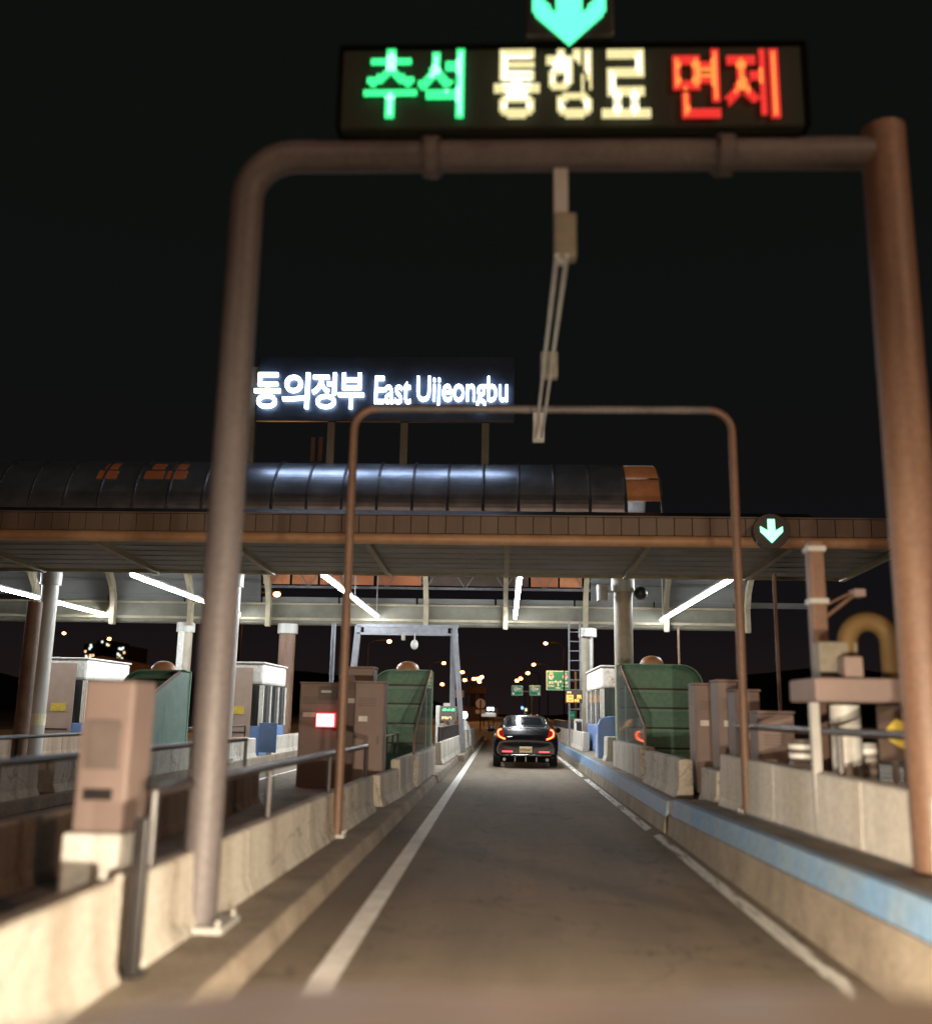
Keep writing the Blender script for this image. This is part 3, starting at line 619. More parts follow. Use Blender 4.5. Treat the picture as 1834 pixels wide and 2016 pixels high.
# ------------------------------------------------------------------ green crash shields
def shield(xi, sgn, Yw, z0, label, width=1.7, zt=2.55, wing='clear'):
    """xi: lane-side edge; sgn +1 wall extends to +x"""
    root = thing('booth_shield', label, 'shield', (xi, Yw, z0), 'green ribbed shields in front of the booths')
    x1 = xi+sgn*width; r = .45
    outer = [(xi, z0), (xi, zt)]+[(x1-sgn*r+sgn*r*math.sin(a), zt-r+r*math.cos(a)) for a in [R(t) for t in range(0, 91, 15)]]+[(x1, z0)]
    MB().prism(outer, 'y', Yw, Yw+.08).build('back_panel', 'green', root)
    rb = MB(); eg = MB()
    for z in (.78, 1.22, 1.66, 2.08):
        rb.box(min(xi+sgn*.04, x1), max(xi+sgn*.04, x1), Yw-.09, Yw-.003, z, z+.04)
        eg.box(min(xi+sgn*.04, x1), max(xi+sgn*.04, x1), Yw-.055, Yw-.003, z-.06, z-.003)
    rb.build('rib', 'dark', root); eg.build('rib_edge', 'green_edge', root)
    # hood along the top
    pts = [(xi, zt), (xi, zt+.03)]+[(x1-sgn*r+sgn*(r+.03)*math.sin(a), zt-r+(r+.03)*math.cos(a)) for a in [R(t) for t in range(0, 91, 15)]]+[(x1, zt-r)]+[(x1-sgn*r+sgn*r*math.sin(a), zt-r+r*math.cos(a)) for a in [R(t) for t in range(90, -1, -15)]]
    MB().prism(pts, 'y', Yw-.30, Yw-.004).build('hood', 'green_edge', root)
    # side wing: clear sheet with sloping metal edge
    yb = Yw-4.2
    MB().prism([(Yw-.02, z0+.55), (Yw-.02, zt-.03), (Yw-.7, zt-.03), (yb, z0+.95), (yb, z0+.55)], 'x', xi-.012, xi+.012).build('side_wing', wing, root)
    MB().bar((xi, Yw-.7, zt-.03), (xi, yb, z0+.95), .035, .06).bar((xi, yb, z0+.95), (xi, yb, z0+.5), .035, .06).build('wing_edge', 'rust_post', root)
    MB().bar((xi, Yw-.02, z0+.5), (xi, Yw-.02, zt), .06).bar((xi, Yw-1.5, z0+.5), (xi, Yw-1.5, zt-.5), .03).build('wing_post', 'green_edge', root)
    MB().prism([(Yw, z0), (Yw, z0+.56), (yb-.1, z0+.56), (yb-.3, z0+.1), (yb-.3, z0)], 'x', min(xi-.12*sgn, xi+.16*sgn), max(xi-.12*sgn, xi+.16*sgn)).build('concrete_foot', 'concrete', root, bevel=.02)
    MB().dome((xi+sgn*width*.42, Yw-.05, zt+.03), .27, .27, .20).build('beacon_dome', 'amber_dome', root, smooth=True)
    return root
MT['amber_dome'] = mat('amber_dome', (.62, .33, .18), .4, col2=(.5, .25, .13))
shield(-1.66, -1, 22.6, .16, 'green ribbed shield with a clear wing left of the lane', width=1.35, zt=2.42)
shield(2.58, 1, 22.4, .39, 'large green ribbed shield with a clear wing right of the lane', width=1.85, zt=2.62)
s3 = shield(-6.9, -1, 21.3, .2, 'green ribbed shield on the second island, left of the big gantry post', width=1.4, zt=2.28, wing='teal')

# ------------------------------------------------------------------ booths
def booth(xi, sgn, Y0, Y1, z0, zt, width, label, stain='rusty_white', front=False):
    root = thing('toll_booth', label, 'booth', (xi, Y0, z0), 'small toll booths on the islands')
    x1 = xi+sgn*width; a, b = min(xi, x1), max(xi, x1); zw0, zw1 = z0+.85, zt-.62
    MB().box(a, b, Y0, Y1, z0, z0+.82).build('lower_wall', 'bluepanel', root, bevel=.03)
    MB().box(a, b, Y0, Y1, zw1+.02, zt).build('upper_wall', stain, root, bevel=.08)
    MB().box(a-.03, b+.03, Y0-.04, Y1+.04, zt+.003, zt+.05).build('roof', 'white', root, bevel=.01)
    MB().box(a+.02, b-.02, Y0+.02, Y1-.02, z0+.83, zw1+.01).build('window', 'window', root)
    def fr(*q): MB().box(*q).build('window_frame', 'white', root)
    for y in (Y0+.04, Y0+(Y1-Y0)*.33, Y0+(Y1-Y0)*.66, Y1-.06): fr(xi-.012*sgn-.02, xi-.012*sgn+.02, y-.035, y+.035, z0+.83, zw1+.01)
    for x in (a+.05, b-.05): fr(x-.04, x+.04, Y0-.01, Y0+.012, z0+.83, zw1+.01)
    if front:
        MB().box(a+.04, b-.30, Y0-.045, Y0-.022, z0+.05, zt-.12).build('front_panel', 'cabinet_light', root, bevel=.01)
        MB().box(b-.95, b-.5, Y0-.062, Y0-.048, z0+1.15, z0+1.38).build('label_plate', 'yellowsign', root)
        MB().box(b-1.1, b-.4, Y0-.06, Y0-.048, z0+.62, z0+.66).build('slot', 'dark', root)
        MB().box(b-1.1, b-.4, Y0-.06, Y0-.048, z0+.32, z0+.36).build('slot', 'dark', root)
    return root
booth(2.78, 1, 28.2, 33.0, .40, 2.86, 1.7, 'white booth with rust stains and blue base behind the right clear shield')
booth(-6.98, -1, 28.2, 31.2, .2, 2.80, 1.8, 'white booth with a blue panel between the big gantry post and brown column', stain='white', front=True)
booth(-12.2, -1, 28.2, 31.5, .2, 2.85, 1.8, 'pale booth at the far left, behind the pale grey column', stain='white', front=True)
for nm, px, py, Y, w, h, lab in (('notice_board', 527, 1443, 26.0, .48, .52, 'pale blue panel on the barrier in front of the left white booth'),):
    p = at(px, py, Y=Y); tag(MB().box(p.x-w/2, p.x+w/2, Y, Y+.06, p.z-h/2-.25, p.z+h/2).build(nm, 'bluepanel', bevel=.01), lab, 'panel')
pB = at(1192, 1420, Y=26.0)
ch = MB().prism([(pB.x-.22, .40), (pB.x-.22, 1.25), (pB.x-.14, 1.42), (pB.x+.1, 1.48), (pB.x+.5, 1.48), (pB.x+.5, .40)], 'y', 25.9, 26.15)
tag(ch.build('splash_screen', 'bluepanel', bevel=.03), 'dark blue rounded guard panel in front of the right white booth', 'screen')

# ------------------------------------------------------------------ cabinets and machines
def cabinet(name, px0, px1, py, Y, z0, d, label, m='cabinet', group=None, cat='cabinet', vents=True):
    x0, x1 = at(px0, py, Y=Y).x, at(px1, py, Y=Y).x; zt = at((px0+px1)/2, py, Y=Y).z
    root = thing(name, label, cat, ((x0+x1)/2, Y, z0), group)
    MB().box(x0, x1, Y, Y+d, z0, zt-.03).build('body', m, root, bevel=.015)
    MB().box(x0-.012, x1+.012, Y-.02, Y+d+.02, zt-.028, zt).build('lid', m, root, bevel=.006)
    MB().box(x0+.03, x1-.03, Y-.012, Y-.002, z0+.1, zt-.09).build('door', m, root, bevel=.004)
    MB().box(x1-.09, x1-.06, Y-.03, Y-.013, (z0+zt)/2-.06, (z0+zt)/2+.06).build('handle', 'cabinet_dark', root)
    zc_ = zt-.28
    for k in range(4): MB().box(x0+.06, x1-.12, Y-.02, Y-.0125, zc_-k*.035, zc_-k*.035+.014).build('louvre', 'cabinet_dark', root)
    MB().box(x0+.07, x0+.07+(x1-x0)*.3, Y-.018, Y-.0125, zc_-.34, zc_-.26).build('sticker', 'white', root)
    return root, x0, x1, zt
G = 'pinkish brown equipment cabinets on the islands'
cabinet('equipment_cabinet', 680, 736, 1312, 16.6, .16, .5, 'tallest pinkish brown cabinet left of the left green shield', group=G)
cabinet('equipment_cabinet', 700, 757, 1341, 15.3, .16, .5, 'shorter brown cabinet in front of the tallest one, touching the left green shield', group=G)
cabinet('equipment_cabinet', 1366, 1424, 1345, 14.6, .40, .5, 'brown cabinet directly right of the right green shield', group=G)
cabinet('equipment_cabinet', 1411, 1450, 1338, 13.3, .46, .45, 'tallest brown cabinet right of the thin gantry post', group=G)
cabinet('equipment_cabinet', 1446, 1494, 1357, 12.6, .46, .45, 'brown cabinet nearest the right end of the row', group=G)
cabinet('equipment_cabinet', 1490, 1562, 1400, 11.4, .46, .4, 'lowest brown cabinet with a grey thin mast behind, right of the row', group=G)
# cabinet with the red lamp
rt, x0, x1, ztc = cabinet('lamp_cabinet', 592, 676, 1343, 17.6, .16, .6, 'rounded pinkish cabinet with a glowing red rectangular lamp')
rl0, rl1 = at(623, 1430, Y=17.5), at(658, 1406, Y=17.5)
MB().box(rl0.x-.02, rl1.x+.02, 17.50, 17.585, rl0.z-.02, rl1.z+.02).build('lamp_rim', 'redrim', rt)
MB().box(rl0.x, rl1.x, 17.46, 17.499, rl0.z, rl1.z).build('lamp_face', 'redlamp', rt)
q0, q1 = at(628, 1376, Y=17.5), at(664, 1352, Y=17.5)
MB().box(q0.x, q1.x, 17.49, 17.586, q0.z, q1.z).build('recess', 'cabinet_dark', rt); MB().box(q0.x+.04, q1.x-.1, 17.46, 17.489, (q0.z+q1.z)/2, (q0.z+q1.z)/2+.04).build('light_strip', 'white', rt)
# ticket machine left foreground
tx0, tx1 = at(140, 1450, Y=5.6).x, at(262, 1450, Y=5.6).x
TM = thing('ticket_machine', 'tall pinkish machine cabinet with a white lower body, close at the left', 'machine', ((tx0+tx1)/2, 5.6, .16))
MB().box(tx0, tx1, 5.6, 6.0, .16, .80).build('lower_body', 'white', TM, bevel=.02)
MB().box(tx0+.04, tx1-.02, 5.62, 5.98, .803, at(200, 1338, Y=5.6).z).build('upper_body', 'cabinet', TM, bevel=.02)
MB().box(tx0+.09, tx1-.08, 5.605, 5.618, 1.15, 1.42).build('screen', 'cabinet_dark', TM)
MB().box(tx0+.1, tx1-.1, 5.605, 5.618, .98, 1.04).build('slot', 'dark', TM)
# far-side poles
mp = at(655, 1280, Y=27); tag(MB().tube([(mp.x, 27, .0), (mp.x, 27, at(655, 1228, Y=27).z)], .065, 12).build('thin_pole', 'galv', smooth=True), 'thin pale pole standing behind the red lamp cabinet', 'pole')
mp = at(1531, 1300, Y=16); tag(MB().tube([(mp.x, 16, .46), (mp.x, 16, at(1528, 1130, Y=16).z)], .032, 10).build('thin_pole', 'rust_post', smooth=True), 'thin reddish mast between the rusty bent post and the cabinet row', 'pole')
mp = at(1336, 1290, Y=30); tag(MB().tube([(mp.x, 30, .39), (mp.x, 30, at(1336, 1235, Y=30).z)], .035, 10).build('thin_pole', 'rust_post', smooth=True), 'thin mast behind the right green shield', 'pole')

# ------------------------------------------------------------------ right foreground clutter
YC = 9.2
x0, x1 = at(1601, 1250, Y=YC).x, at(1632, 1250, Y=YC).x
PC = thing('signal_post', 'brown square post with a slanting bracket left of the yellow hoop', 'post', ((x0+x1)/2, YC, .46))
MB().box(x0, x1, YC, YC+.15, .46, at(1616, 1062, Y=YC).z).build('shaft', 'rust_post', PC, bevel=.02)
q = at(1636, 1192, Y=YC); q2 = at(1694, 1168, Y=YC)
MB().tube([(q.x-.03, YC+.07, q.z-.10), (q2.x-.03, YC+.07, q2.z)], .018, 10).tube([(q.x-.03, YC+.07, q.z+.01), (q2.x-.08, YC+.07, q2.z+.005)], .012, 10).build('bracket', 'rust_post', PC, smooth=True)
MB().box(q2.x-.06, q2.x+.05, YC+.0, YC+.16, q2.z-.03, q2.z+.045).build('camera', 'cabinet', PC, bevel=.01)
MB().box(x0-.012, x1+.012, YC-.012, YC+.162, at(1616, 1188, Y=YC).z, at(1616, 1178, Y=YC).z).box(x0-.012, x1+.012, YC-.012, YC+.162, at(1616, 1085, Y=YC).z, at(1616, 1075, Y=YC).z).build('clamp_bands', 'steel', PC)
MB().box(x0-.05, x1+.05, YC-.05, YC+.2, .46, .49).build('base', 'steel', PC)
YH = 8.6
hx0, hx1 = at(1668, 1270, Y=YH).x, at(1752, 1270, Y=YH).x; ht = at(1708, 1224, Y=YH).z; hr = (hx1-hx0)/2; hb = at(1700, 1335, Y=YH).z
YD = thing('hose_hoop', 'thick yellow pipe hoop rising behind the shelf near the right post', 'hoop', ((hx0+hx1)/2, YH, hb))
MB().tube([(hx0, YH, hb-.1)]+[((hx0+hx1)/2-hr*math.cos(R(a_)), YH, ht-hr+hr*math.sin(R(a_))*1.0) for a_ in range(0, 181, 12)]+[(hx1, YH, hb-.1)], .085, 16).build('pipe', 'yellow', YD, smooth=True)
MB().tube([(hx0, YH, hb-.12), (hx0, YH, hb-.06)], .11, 16).tube([(hx1, YH, hb-.12), (hx1, YH, hb-.06)], .11, 16).build('collar', 'steel', YD)
YK = 8.2
sx0_, sx1_ = at(1605, 1360, Y=YK).x, at(1830, 1360, Y=YK).x; sza, szb = at(1700, 1383, Y=YK).z, at(1700, 1335, Y=YK).z
SH = thing('equipment_shelf', 'wide pinkish shelf box on legs carrying two small boxes near the right post', 'shelf', ((sx0_+sx1_)/2, YK, .46))
MB().box(sx0_, sx1_, YK, YK+.75, sza, szb).build('deck', 'cabinet', SH, bevel=.02)
for x in (sx0_+.08, sx1_-.08): MB().box(x-.035, x+.035, YK+.3, YK+.37, .46, sza-.003).build('leg', 'steel', SH)
for i, (pa, pb, pt_, lab) in enumerate(((1613, 1690, 1263, 'larger beige box on the right shelf, beside the brown post'), (1662, 1699, 1292, 'smaller pink box on the right shelf, under the yellow hoop'))):
    Y = YK+.32 if i == 0 else YK+.08
    xa_, xb_ = at(pa, 1300, Y=Y).x, at(pb, 1300, Y=Y).x
    ob = MB().box(xa_, xb_, Y, Y+.2, szb+.002, at((pa+pb)/2, pt_, Y=Y).z).build('equipment_box', ('cream', 'cabinet')[i], bevel=.015); tag(ob, lab, 'box')
cy = at(1665, 1440, Y=8.7)
DR = thing('white_drum', 'tall white cylinder standing under the right shelf', 'drum', (cy.x, 8.7, .46))
MB().tube([(cy.x, 8.7, .46), (cy.x, 8.7, sza-.02)], .125, 20).build('drum_body', 'white', DR, smooth=True)
MB().tube([(cy.x, 8.7, .46), (cy.x, 8.7, .52)], .14, 20).build('drum_base', 'steel', DR, smooth=True)
def banded(px, pw, Y, zt, label, gm):
    x = at(px, 1480, Y=Y).x; w = pw/F*Y/2
    root = thing('marker_drum', label, 'drum', (x, Y, .46), 'drums with white reflective bands on the right island')
    MB().tube([(x, Y, .46), (x, Y, zt)], w, 20).build('drum_body', gm, root, smooth=True)
    for k in range(3):
        z = zt-.07-k*.085; MB().tube([(x, Y, z-.022), (x, Y, z+.022)], w+.006, 20).build('band', 'signband', root, smooth=True)
MT['signband'] = mat('reflective_band', (.85, .85, .80), .4, col2=(.75, .75, .7))
banded(1588, 64, 9.8, at(1588, 1456, Y=9.8).z, 'brown drum with three white bands behind the right handrail', 'cabinet_dark')
banded(1697, 54, 8.9, at(1697, 1463, Y=8.9).z, 'grey drum with faint white bands right of the white cylinder', 'steel')
wp = at(1768, 1440, Y=8.3)
WB = thing('warning_board', 'dark board with yellow slanting patches beside the right rust coloured post', 'sign', (wp.x, 8.3, .46))
wz0, wz1 = at(1768, 1500, Y=8.3).z, at(1768, 1388, Y=8.3).z
MB().box(wp.x-.16, wp.x+.13, 8.3, 8.34, max(wz0, .75), wz1).build('board', 'darkwall', WB, bevel=.01)
yz = at(1768, 1440, Y=8.3).z
MB().prism([(wp.x-.10, yz+.02), (wp.x-.02, yz+.10), (wp.x+.08, yz+.06), (wp.x+.115, yz-.02), (wp.x+.115, yz-.16), (wp.x, yz-.13), (wp.x-.1, yz-.06)], 'y', 8.285, 8.297).build('yellow_patch', 'yellowsign', WB)
MB().box(wp.x-.04, wp.x+.0, 8.34, 8.38, .46, wz1-.1).build('stake', 'steel', WB)

# ------------------------------------------------------------------ dark sedan ahead
def loft_car(st, nm, m, parent, sub=2):
    """stations: (y, z_bottom, half width, z_shoulder, half width top, z_top)"""
    rows = []
    for y, zb, w, zs_, wt, zt_ in st:
        h = [(0, zb), (w*.80, zb), (w*.97, zb+.07), (w, zb+(zs_-zb)*.45), (w*.985, zs_-.05), (w*.93, zs_), (wt+(w*.93-wt)*.12, zs_+(zt_-zs_)*.72 if zt_-zs_ > .15 else zt_-.03), (wt*.86, zt_-.012), (wt*.45, zt_+.004), (0, zt_+.008)]
        rows.append([(x, y, z) for x, z in h]+[(-x, y, z) for x, z in h[::-1][1:-1]])
    mb = MB(); n = len(rows[0]); ox, oy, oz = parent['_o']
    for r in rows: mb.v += [(x+ox, y+oy, z) for x, y, z in r]
    for i in range(len(rows)-1):
        for k in range(n): mb.f.append((i*n+k, i*n+(k+1)%n, (i+1)*n+(k+1)%n, (i+1)*n+k))
    mb.f.append(tuple(range(n))[::-1]); mb.f.append(tuple((len(rows)-1)*n+k for k in range(n)))
    return mb.build(nm, m, parent, smooth=True, sub=sub)
CXc, CYc = .63, 27.9
SD = thing('sedan', 'black sedan with glowing red tail lamps driving ahead in the lane', 'car', (CXc, CYc, 0))
body = loft_car([(0.03,.34,.74,.56,.66,.62),(0.0,.33,.82,.66,.74,.76),(0.05,.30,.90,.80,.78,.93),(0.13,.27,.925,.93,.76,1.045),(.30,.24,.93,.96,.73,1.085),(.62,.22,.93,.97,.69,1.12),
                 (1.0,.22,.93,.975,.625,1.33),(1.35,.22,.93,.975,.585,1.455),(2.0,.20,.93,.965,.585,1.475),(2.7,.20,.93,.955,.59,1.44),(3.3,.22,.925,.94,.66,1.18),(3.75,.24,.92,.92,.74,.99),
                 (4.3,.26,.90,.84,.70,.90),(4.7,.30,.84,.68,.62,.76),(4.85,.36,.70,.56,.5,.62)], 'body', 'carpaint', SD)
def cp(x, y, z): return (CXc+x, CYc+y, z)
def slab(name, pts, m, th=.012, parent=SD, d=(0,-1,0)):
    P = [Vector(cp(*p)) for p in pts]; D = Vector(d)*th; n = len(P)
    return MB().add(P+[p+D for p in P], [tuple(range(n))[::-1], tuple(range(n, 2*n))]+[(i,(i+1)%n,n+(i+1)%n,n+i) for i in range(n)]).build(name, m, parent)
# rear window, frame, shelf line
rows = []
for t in [i/6 for i in range(7)]:
    y = .60+(1.29-.60)*t; z = 1.118+(1.43-1.118)*t+.018*math.sin(t*math.pi); hw = .655-.12*t
    rows.append([cp(hw*s, y-.035-.0*abs(s)+.04*s*s, z+.008-.012*s*s) for s in [k/4 for k in range(-4, 5)]])
MB().grid(rows).build('rear_window', 'carglass', SD, smooth=True, solid=.008)
edge = [rows[0][0]]+[r[0] for r in rows[1:]]+rows[-1][1:]+[r[-1] for r in rows[::-1][1:]]
MB().tube(edge, .011, 6).build('window_trim', 'chrome', SD, smooth=True)
MB().tube([cp(x, .075-.02+.03*x*x, .735+.10*(x/.66)**4) for x in [k/10*.66 for k in range(-10, 11)]], .009, 6).build('boot_seam', 'chrome', SD, smooth=True)
MB().tube([cp(x, .50, 1.112-.01*abs(x)) for x in (-.66, -.3, 0, .3, .66)], .012, 6).build('deck_seam', 'seam', SD, smooth=True)
for s in (-1, 1):
    # C shaped tail lamp
    yl = lambda x: -.025+.10*max(0, abs(x)-.55)
    outer = [(.545,.775),(.80,.83),(.835,.90),(.835,1.0),(.795,1.075),(.665,1.105),(.655,1.04),(.62,.90)]
    P = [(s*x, yl(x)+.055+max(0, z-.93)*.55, z) for x, z in outer]
    slab('tail_lamp_housing', P, 'tail_glass', .02)
    path = [(.685,1.07),(.755,1.045),(.785,.985),(.775,.905),(.74,.865),(.66,.825),(.58,.80)]
    MB().tube([cp(s*x, yl(x)+.045+max(0, z-.93)*.55, z) for x, z in path], .034, 8).build('tail_lamp_rim', 'tailrim', SD, smooth=True)
    MB().tube([cp(s*x, yl(x)+.022+max(0, z-.93)*.55, z) for x, z in path], .021, 8).build('tail_lamp', 'tail', SD, smooth=True)
    MB().box(*sorted((CXc+s*.37, CXc+s*.66)), CYc-.035, CYc+.02, .445, .478).build('reflector', 'fog', SD)
    MB().tube([cp(s*.60, -.01, .245), cp(s*.60, .2, .245)], .045, 14).build('exhaust', 'seam', SD, smooth=True)
    # mirrors
    MB().dome(cp(s*1.03, 3.0, 1.02), .13, .09, .085, full=True).build('side_mirror', 'carpaint', SD, smooth=True)
    MB().bar(cp(s*.86, 3.02, .98), cp(s*1.0, 3.0, 1.0), .05).build('mirror_arm', 'carpaint', SD)
    # side windows
    MB().grid([[cp(s*(.915-.02*t_), y, .985) for y, t_ in ((1.05,0),(1.6,0),(2.4,0),(3.3,0))], [cp(s*.685, y, 1.36+(.03 if 0 < i_ < 3 else 0)) for i_, y in enumerate((1.45,1.6,2.4,2.75))]]).build('side_window', 'carglass', SD, solid=.01)
MB().tube([cp(x, -.012+.06*x*x, .375-.03*x*x) for x in [k/8*.7 for k in range(-8, 9)]], .012, 6).build('bumper_strip', 'chrome', SD, smooth=True)
MB().box(CXc-.70, CXc+.70, CYc+.02, CYc+.5, .17, .335).build('diffuser', 'black', SD, bevel=.03)
for x in (-.3, 0, .3): MB().box(CXc+x-.012, CXc+x+.012, CYc-.01, CYc+.019, .19, .32).build('fin', 'seam', SD)
# wheels
for s in (-1, 1):
    for y in (.95, 3.78):
        w = MB().tube([cp(s*.70, y, .335), cp(s*.715, y, .335), cp(s*.90, y, .335), cp(s*.915, y, .335)], .33, 28).build('wheel', 'tyre', SD, smooth=True)
        k = MB().tube([cp(s*.90, y, .335), cp(s*.918, y, .335)], .21, 20)
        k.build('rim', 'chrome', w, smooth=True)
MB().box(CXc-.175, CXc+.175, CYc-.045, CYc-.02, .44, .60).build('plate', 'plate', SD, bevel=.006)
text('plate_lettering', '87버3667', CXc-.155, CXc+.155, .475, .555, CYc-.050, 'ink', SD, bold=.02, depth=.004)
# centre badge: a small winged upright mark, and a short name bar at the left
MB().tube([cp(0,.085,.90), cp(0,.115,.955)], .018, 8).tube([cp(-.04,.07,.865), cp(-.015,.075,.885), cp(.015,.075,.885), cp(.04,.07,.865)], .006, 6).build('badge', 'chrome', SD)
MB().box(CXc-.52, CXc-.38, CYc+.035, CYc+.06, .855, .872).build('name_bar', 'chrome', SD)
MB().tube([cp(0, 1.75, 1.47), cp(.0, 1.68, 1.535), cp(0, 1.62, 1.47)], .02, 6).build('antenna', 'carpaint', SD)

# ------------------------------------------------------------------ own car: bonnet and headlamps
OX = .42
OC = thing('car', 'glossy beige bonnet of the car the photo is taken from, along the bottom edge', 'car', (OX, 1.0, 0))
zc = at(917, 1966, Y=1.95).z
EDGE = [(-200, 2070), (0, 2038), (180, 2000), (330, 1972), (450, 1954), (620, 1942), (800, 1945), (960, 1954), (1120, 1962), (1260, 1960), (1440, 1951), (1640, 1953), (1834, 1964), (2050, 2000)]
def edge_py(px):
    for (a0, b0), (a1, b1) in zip(EDGE, EDGE[1:]):
        if a0 <= px <= a1: t = (px-a0)/(a1-a0); t = t*t*(3-2*t); return b0+(b1-b0)*t
    return 2080
rows = []
cols = [at(px, edge_py(px), Y=1.95-.12*((px-1150)/900)**2) for px in range(-180, 2041, 60)]
for j in range(13):
    t = j/12; row = []
    for q in cols:
        y = .74+(q.y-.74)*t; s_ = (q.x-OX)/.85
        crease = .018*math.exp(-((abs(s_)-.50)/.10)**2)*(1-t)
        row.append((q.x, y, q.z+(.12*(1-t)**1.0)*(1-t*.15)+crease))
    rows.append(row)
rows.append([(q.x, q.y+.012, q.z-.035) for q in cols])
MB().grid(rows).build('bonnet', 'beige_car', OC, smooth=True, solid=.02, sub=1)
MB().prism([(2.02, .22), (2.12, .30), (2.13, .55), (2.04, .70), (1.90, zc-.16), (.9, zc-.10), (.9, .22)], 'x', OX-.80, OX+.80).build('front_body', 'beige_car', OC, bevel=.03)
for s in (-1, 1):
    h = MB().dome((OX+s*.62, 2.06, .60), .17, .09, .075, full=True).build('headlight', 'chrome', OC, smooth=True)
    MB().tube([(OX+s*.80, 1.0, .32), (OX+s*.62, 1.0, .32)], .32, 24).build('wheel', 'tyre', OC, smooth=True)
    L = bpy.data.lights.new('headlight_beam', 'SPOT'); L.energy = 1800; L.color = (1, .83, .62); L.spot_size = R(118); L.spot_blend = 1; L.shadow_soft_size = .06
    lo_ = bpy.data.objects.new('headlight_beam', L); COL.objects.link(lo_); lo_.parent = OC
    lo_.location = Vector((OX+s*.62, 2.20, .60))-Vector(OC['_o']); lo_.rotation_euler = (R(84), 0, R(-s*2))

# ------------------------------------------------------------------ grey frame gantry of the next lane
YD_ = 33.0
fx0, fx1, fx2 = at(705, 1250, Y=YD_).x, at(893, 1250, Y=YD_).x, at(907, 1420, Y=YD_).x
fz0, fz1 = at(800, 1251, Y=YD_).z, at(800, 1233, Y=YD_).z
FG = thing('frame_gantry', 'pale grey square gantry over the next lane left of the sedan', 'gantry', (fx0, YD_, 0))
fxb = at(690, 1330, Y=YD_).x
MB().bar((fxb-.12, YD_, 0), (fx0, YD_, fz1), .20).build('post', 'galv', FG)
MB().bar((fx1, YD_+.1, .22), (fx1-.02, YD_+.1, fz1), .18).build('post', 'galv', FG)
MB().bar((fx2+.1, YD_-.15, .22), (fx1+.03, YD_-.1, fz1), .17).build('post', 'galv', FG)
MB().box(fx0-.05, fx1+.15, YD_-.1, YD_+.1, fz0, fz0+.08).box(fx0-.05, fx1+.15, YD_-.1, YD_+.1, fz1-.05, fz1+.05).build('crossbeam', 'galv', FG)
MB().box(fx0+.2, fx1-.2, YD_-.08, YD_-.03, fz0+.085, fz1-.055).build('beam_panel', 'galv', FG)
p = at(794, 1246, Y=YD_-.2); MB().box(p.x-.06, p.x+.06, YD_-.3, YD_-.05, fz0-.18, fz0-.002).build('camera_box', 'cream', FG)
MB().dome((p.x+.38, YD_-.15, fz0-.32), .13, .13, .17, full=True).bar((p.x+.38, YD_-.15, fz0-.2), (p.x+.38, YD_-.1, fz0+.05), .04).build('camera_dome', 'steel', FG, smooth=True)
# small display of the left island
YL = 31.0
a, b = at(866, 1420, Y=YL), at(899, 1391, Y=YL)
DP = thing('fee_display', 'small pale display box with green and amber lit rows, left of the sedan', 'display', ((a.x+b.x)/2, YL, .20))
MB().box(a.x-.14, a.x-.02, YL, YL+.3, .20, b.z+.02).build('side_case', 'white', DP, bevel=.01)
MB().box(a.x, b.x, YL, YL+.25, a.z, b.z).build('case', 'cream', DP, bevel=.01)
MB().box(a.x+.04, b.x-.04, YL-.008, YL-.001, a.z+.04, b.z-.04).build('screen', 'cabinet_dark', DP)
MB().box(a.x+.12, a.x+.18, YL+.1, YL+.16, .20, a.z).build('stand', 'steel', DP)
MB().box(a.x+.1, a.x+.3, YL+.02, YL+.2, b.z+.003, b.z+.10).build('top_unit', 'white', DP)
def rowdots(x0, x1, z0, z1, y, m, parent, gaps=(), name='led_row'):
    mb = MB(); n = max(2, int((x1-x0)/.03)); rnd = random.Random(int(abs(x0*1000)))
    for i in range(n):
        if any(g0 < i/n < g1 for g0, g1 in gaps): continue
        for j in range(3):
            if rnd.random() < .85:
                cx = x0+(i+.5)*(x1-x0)/n; cz = z0+(j+.5)*(z1-z0)/3; mb.box(cx-.011, cx+.011, y-.012, y, cz-(z1-z0)/7.5, cz+(z1-z0)/7.5)
    return mb.build(name, m, parent)
rowdots(a.x+.06, b.x-.06, b.z-.15, b.z-.06, YL-.012, 'led_green_hot', DP, gaps=((.55, .68),))
rowdots(a.x+.05, a.x+.36, a.z+.06, a.z+.15, YL-.012, 'led_yellow', DP)
p = at(888, 1436, Y=YL); MB().box(p.x-.5, p.x-.15, YL+.3, YL+.6, .2, 1.15).build('lower_box', 'white', DP, bevel=.08)
# white lamp and white hood on the left
YW = 40.0; p = at(914.5, 1408, Y=YW)
WL = thing('flood_lamp', 'round blazing white lamp on a short post left of the sedan', 'lamp', (p.x, YW, .25))
MB().dome((p.x, YW, p.z), .11, .08, .14, full=True).build('lens', 'whitelamp', WL, smooth=True)
MB().box(p.x-.12, p.x+.12, YW+.09, YW+.25, p.z-.15, p.z+.15).build('case', 'dark', WL)
MB().tube([(p.x, YW+.15, .24), (p.x, YW+.15, p.z-.14)], .04, 8).build('stand', 'steel', WL)
p = at(924, 1432, Y=39.0); tag(MB().dome((p.x-.2, 38.9, .24), .30, .3, 1.0).build('crash_cushion', 'white', smooth=True), 'white rounded cushion just below the blazing white lamp', 'cushion')
# orange boards
p = at(904, 1366, Y=58); OB = thing('orange_board', 'small orange board on a pole behind the grey gantry leg', 'sign', (p.x, 58, 0))
MB().box(p.x-.26, p.x+.26, 58, 58.05, p.z-.22, p.z+.2).build('board', 'orange_board', OB); MB().tube([(p.x+.1, 58.08, 0), (p.x+.1, 58.08, p.z)], .05, 8).build('stand', 'steel', OB)
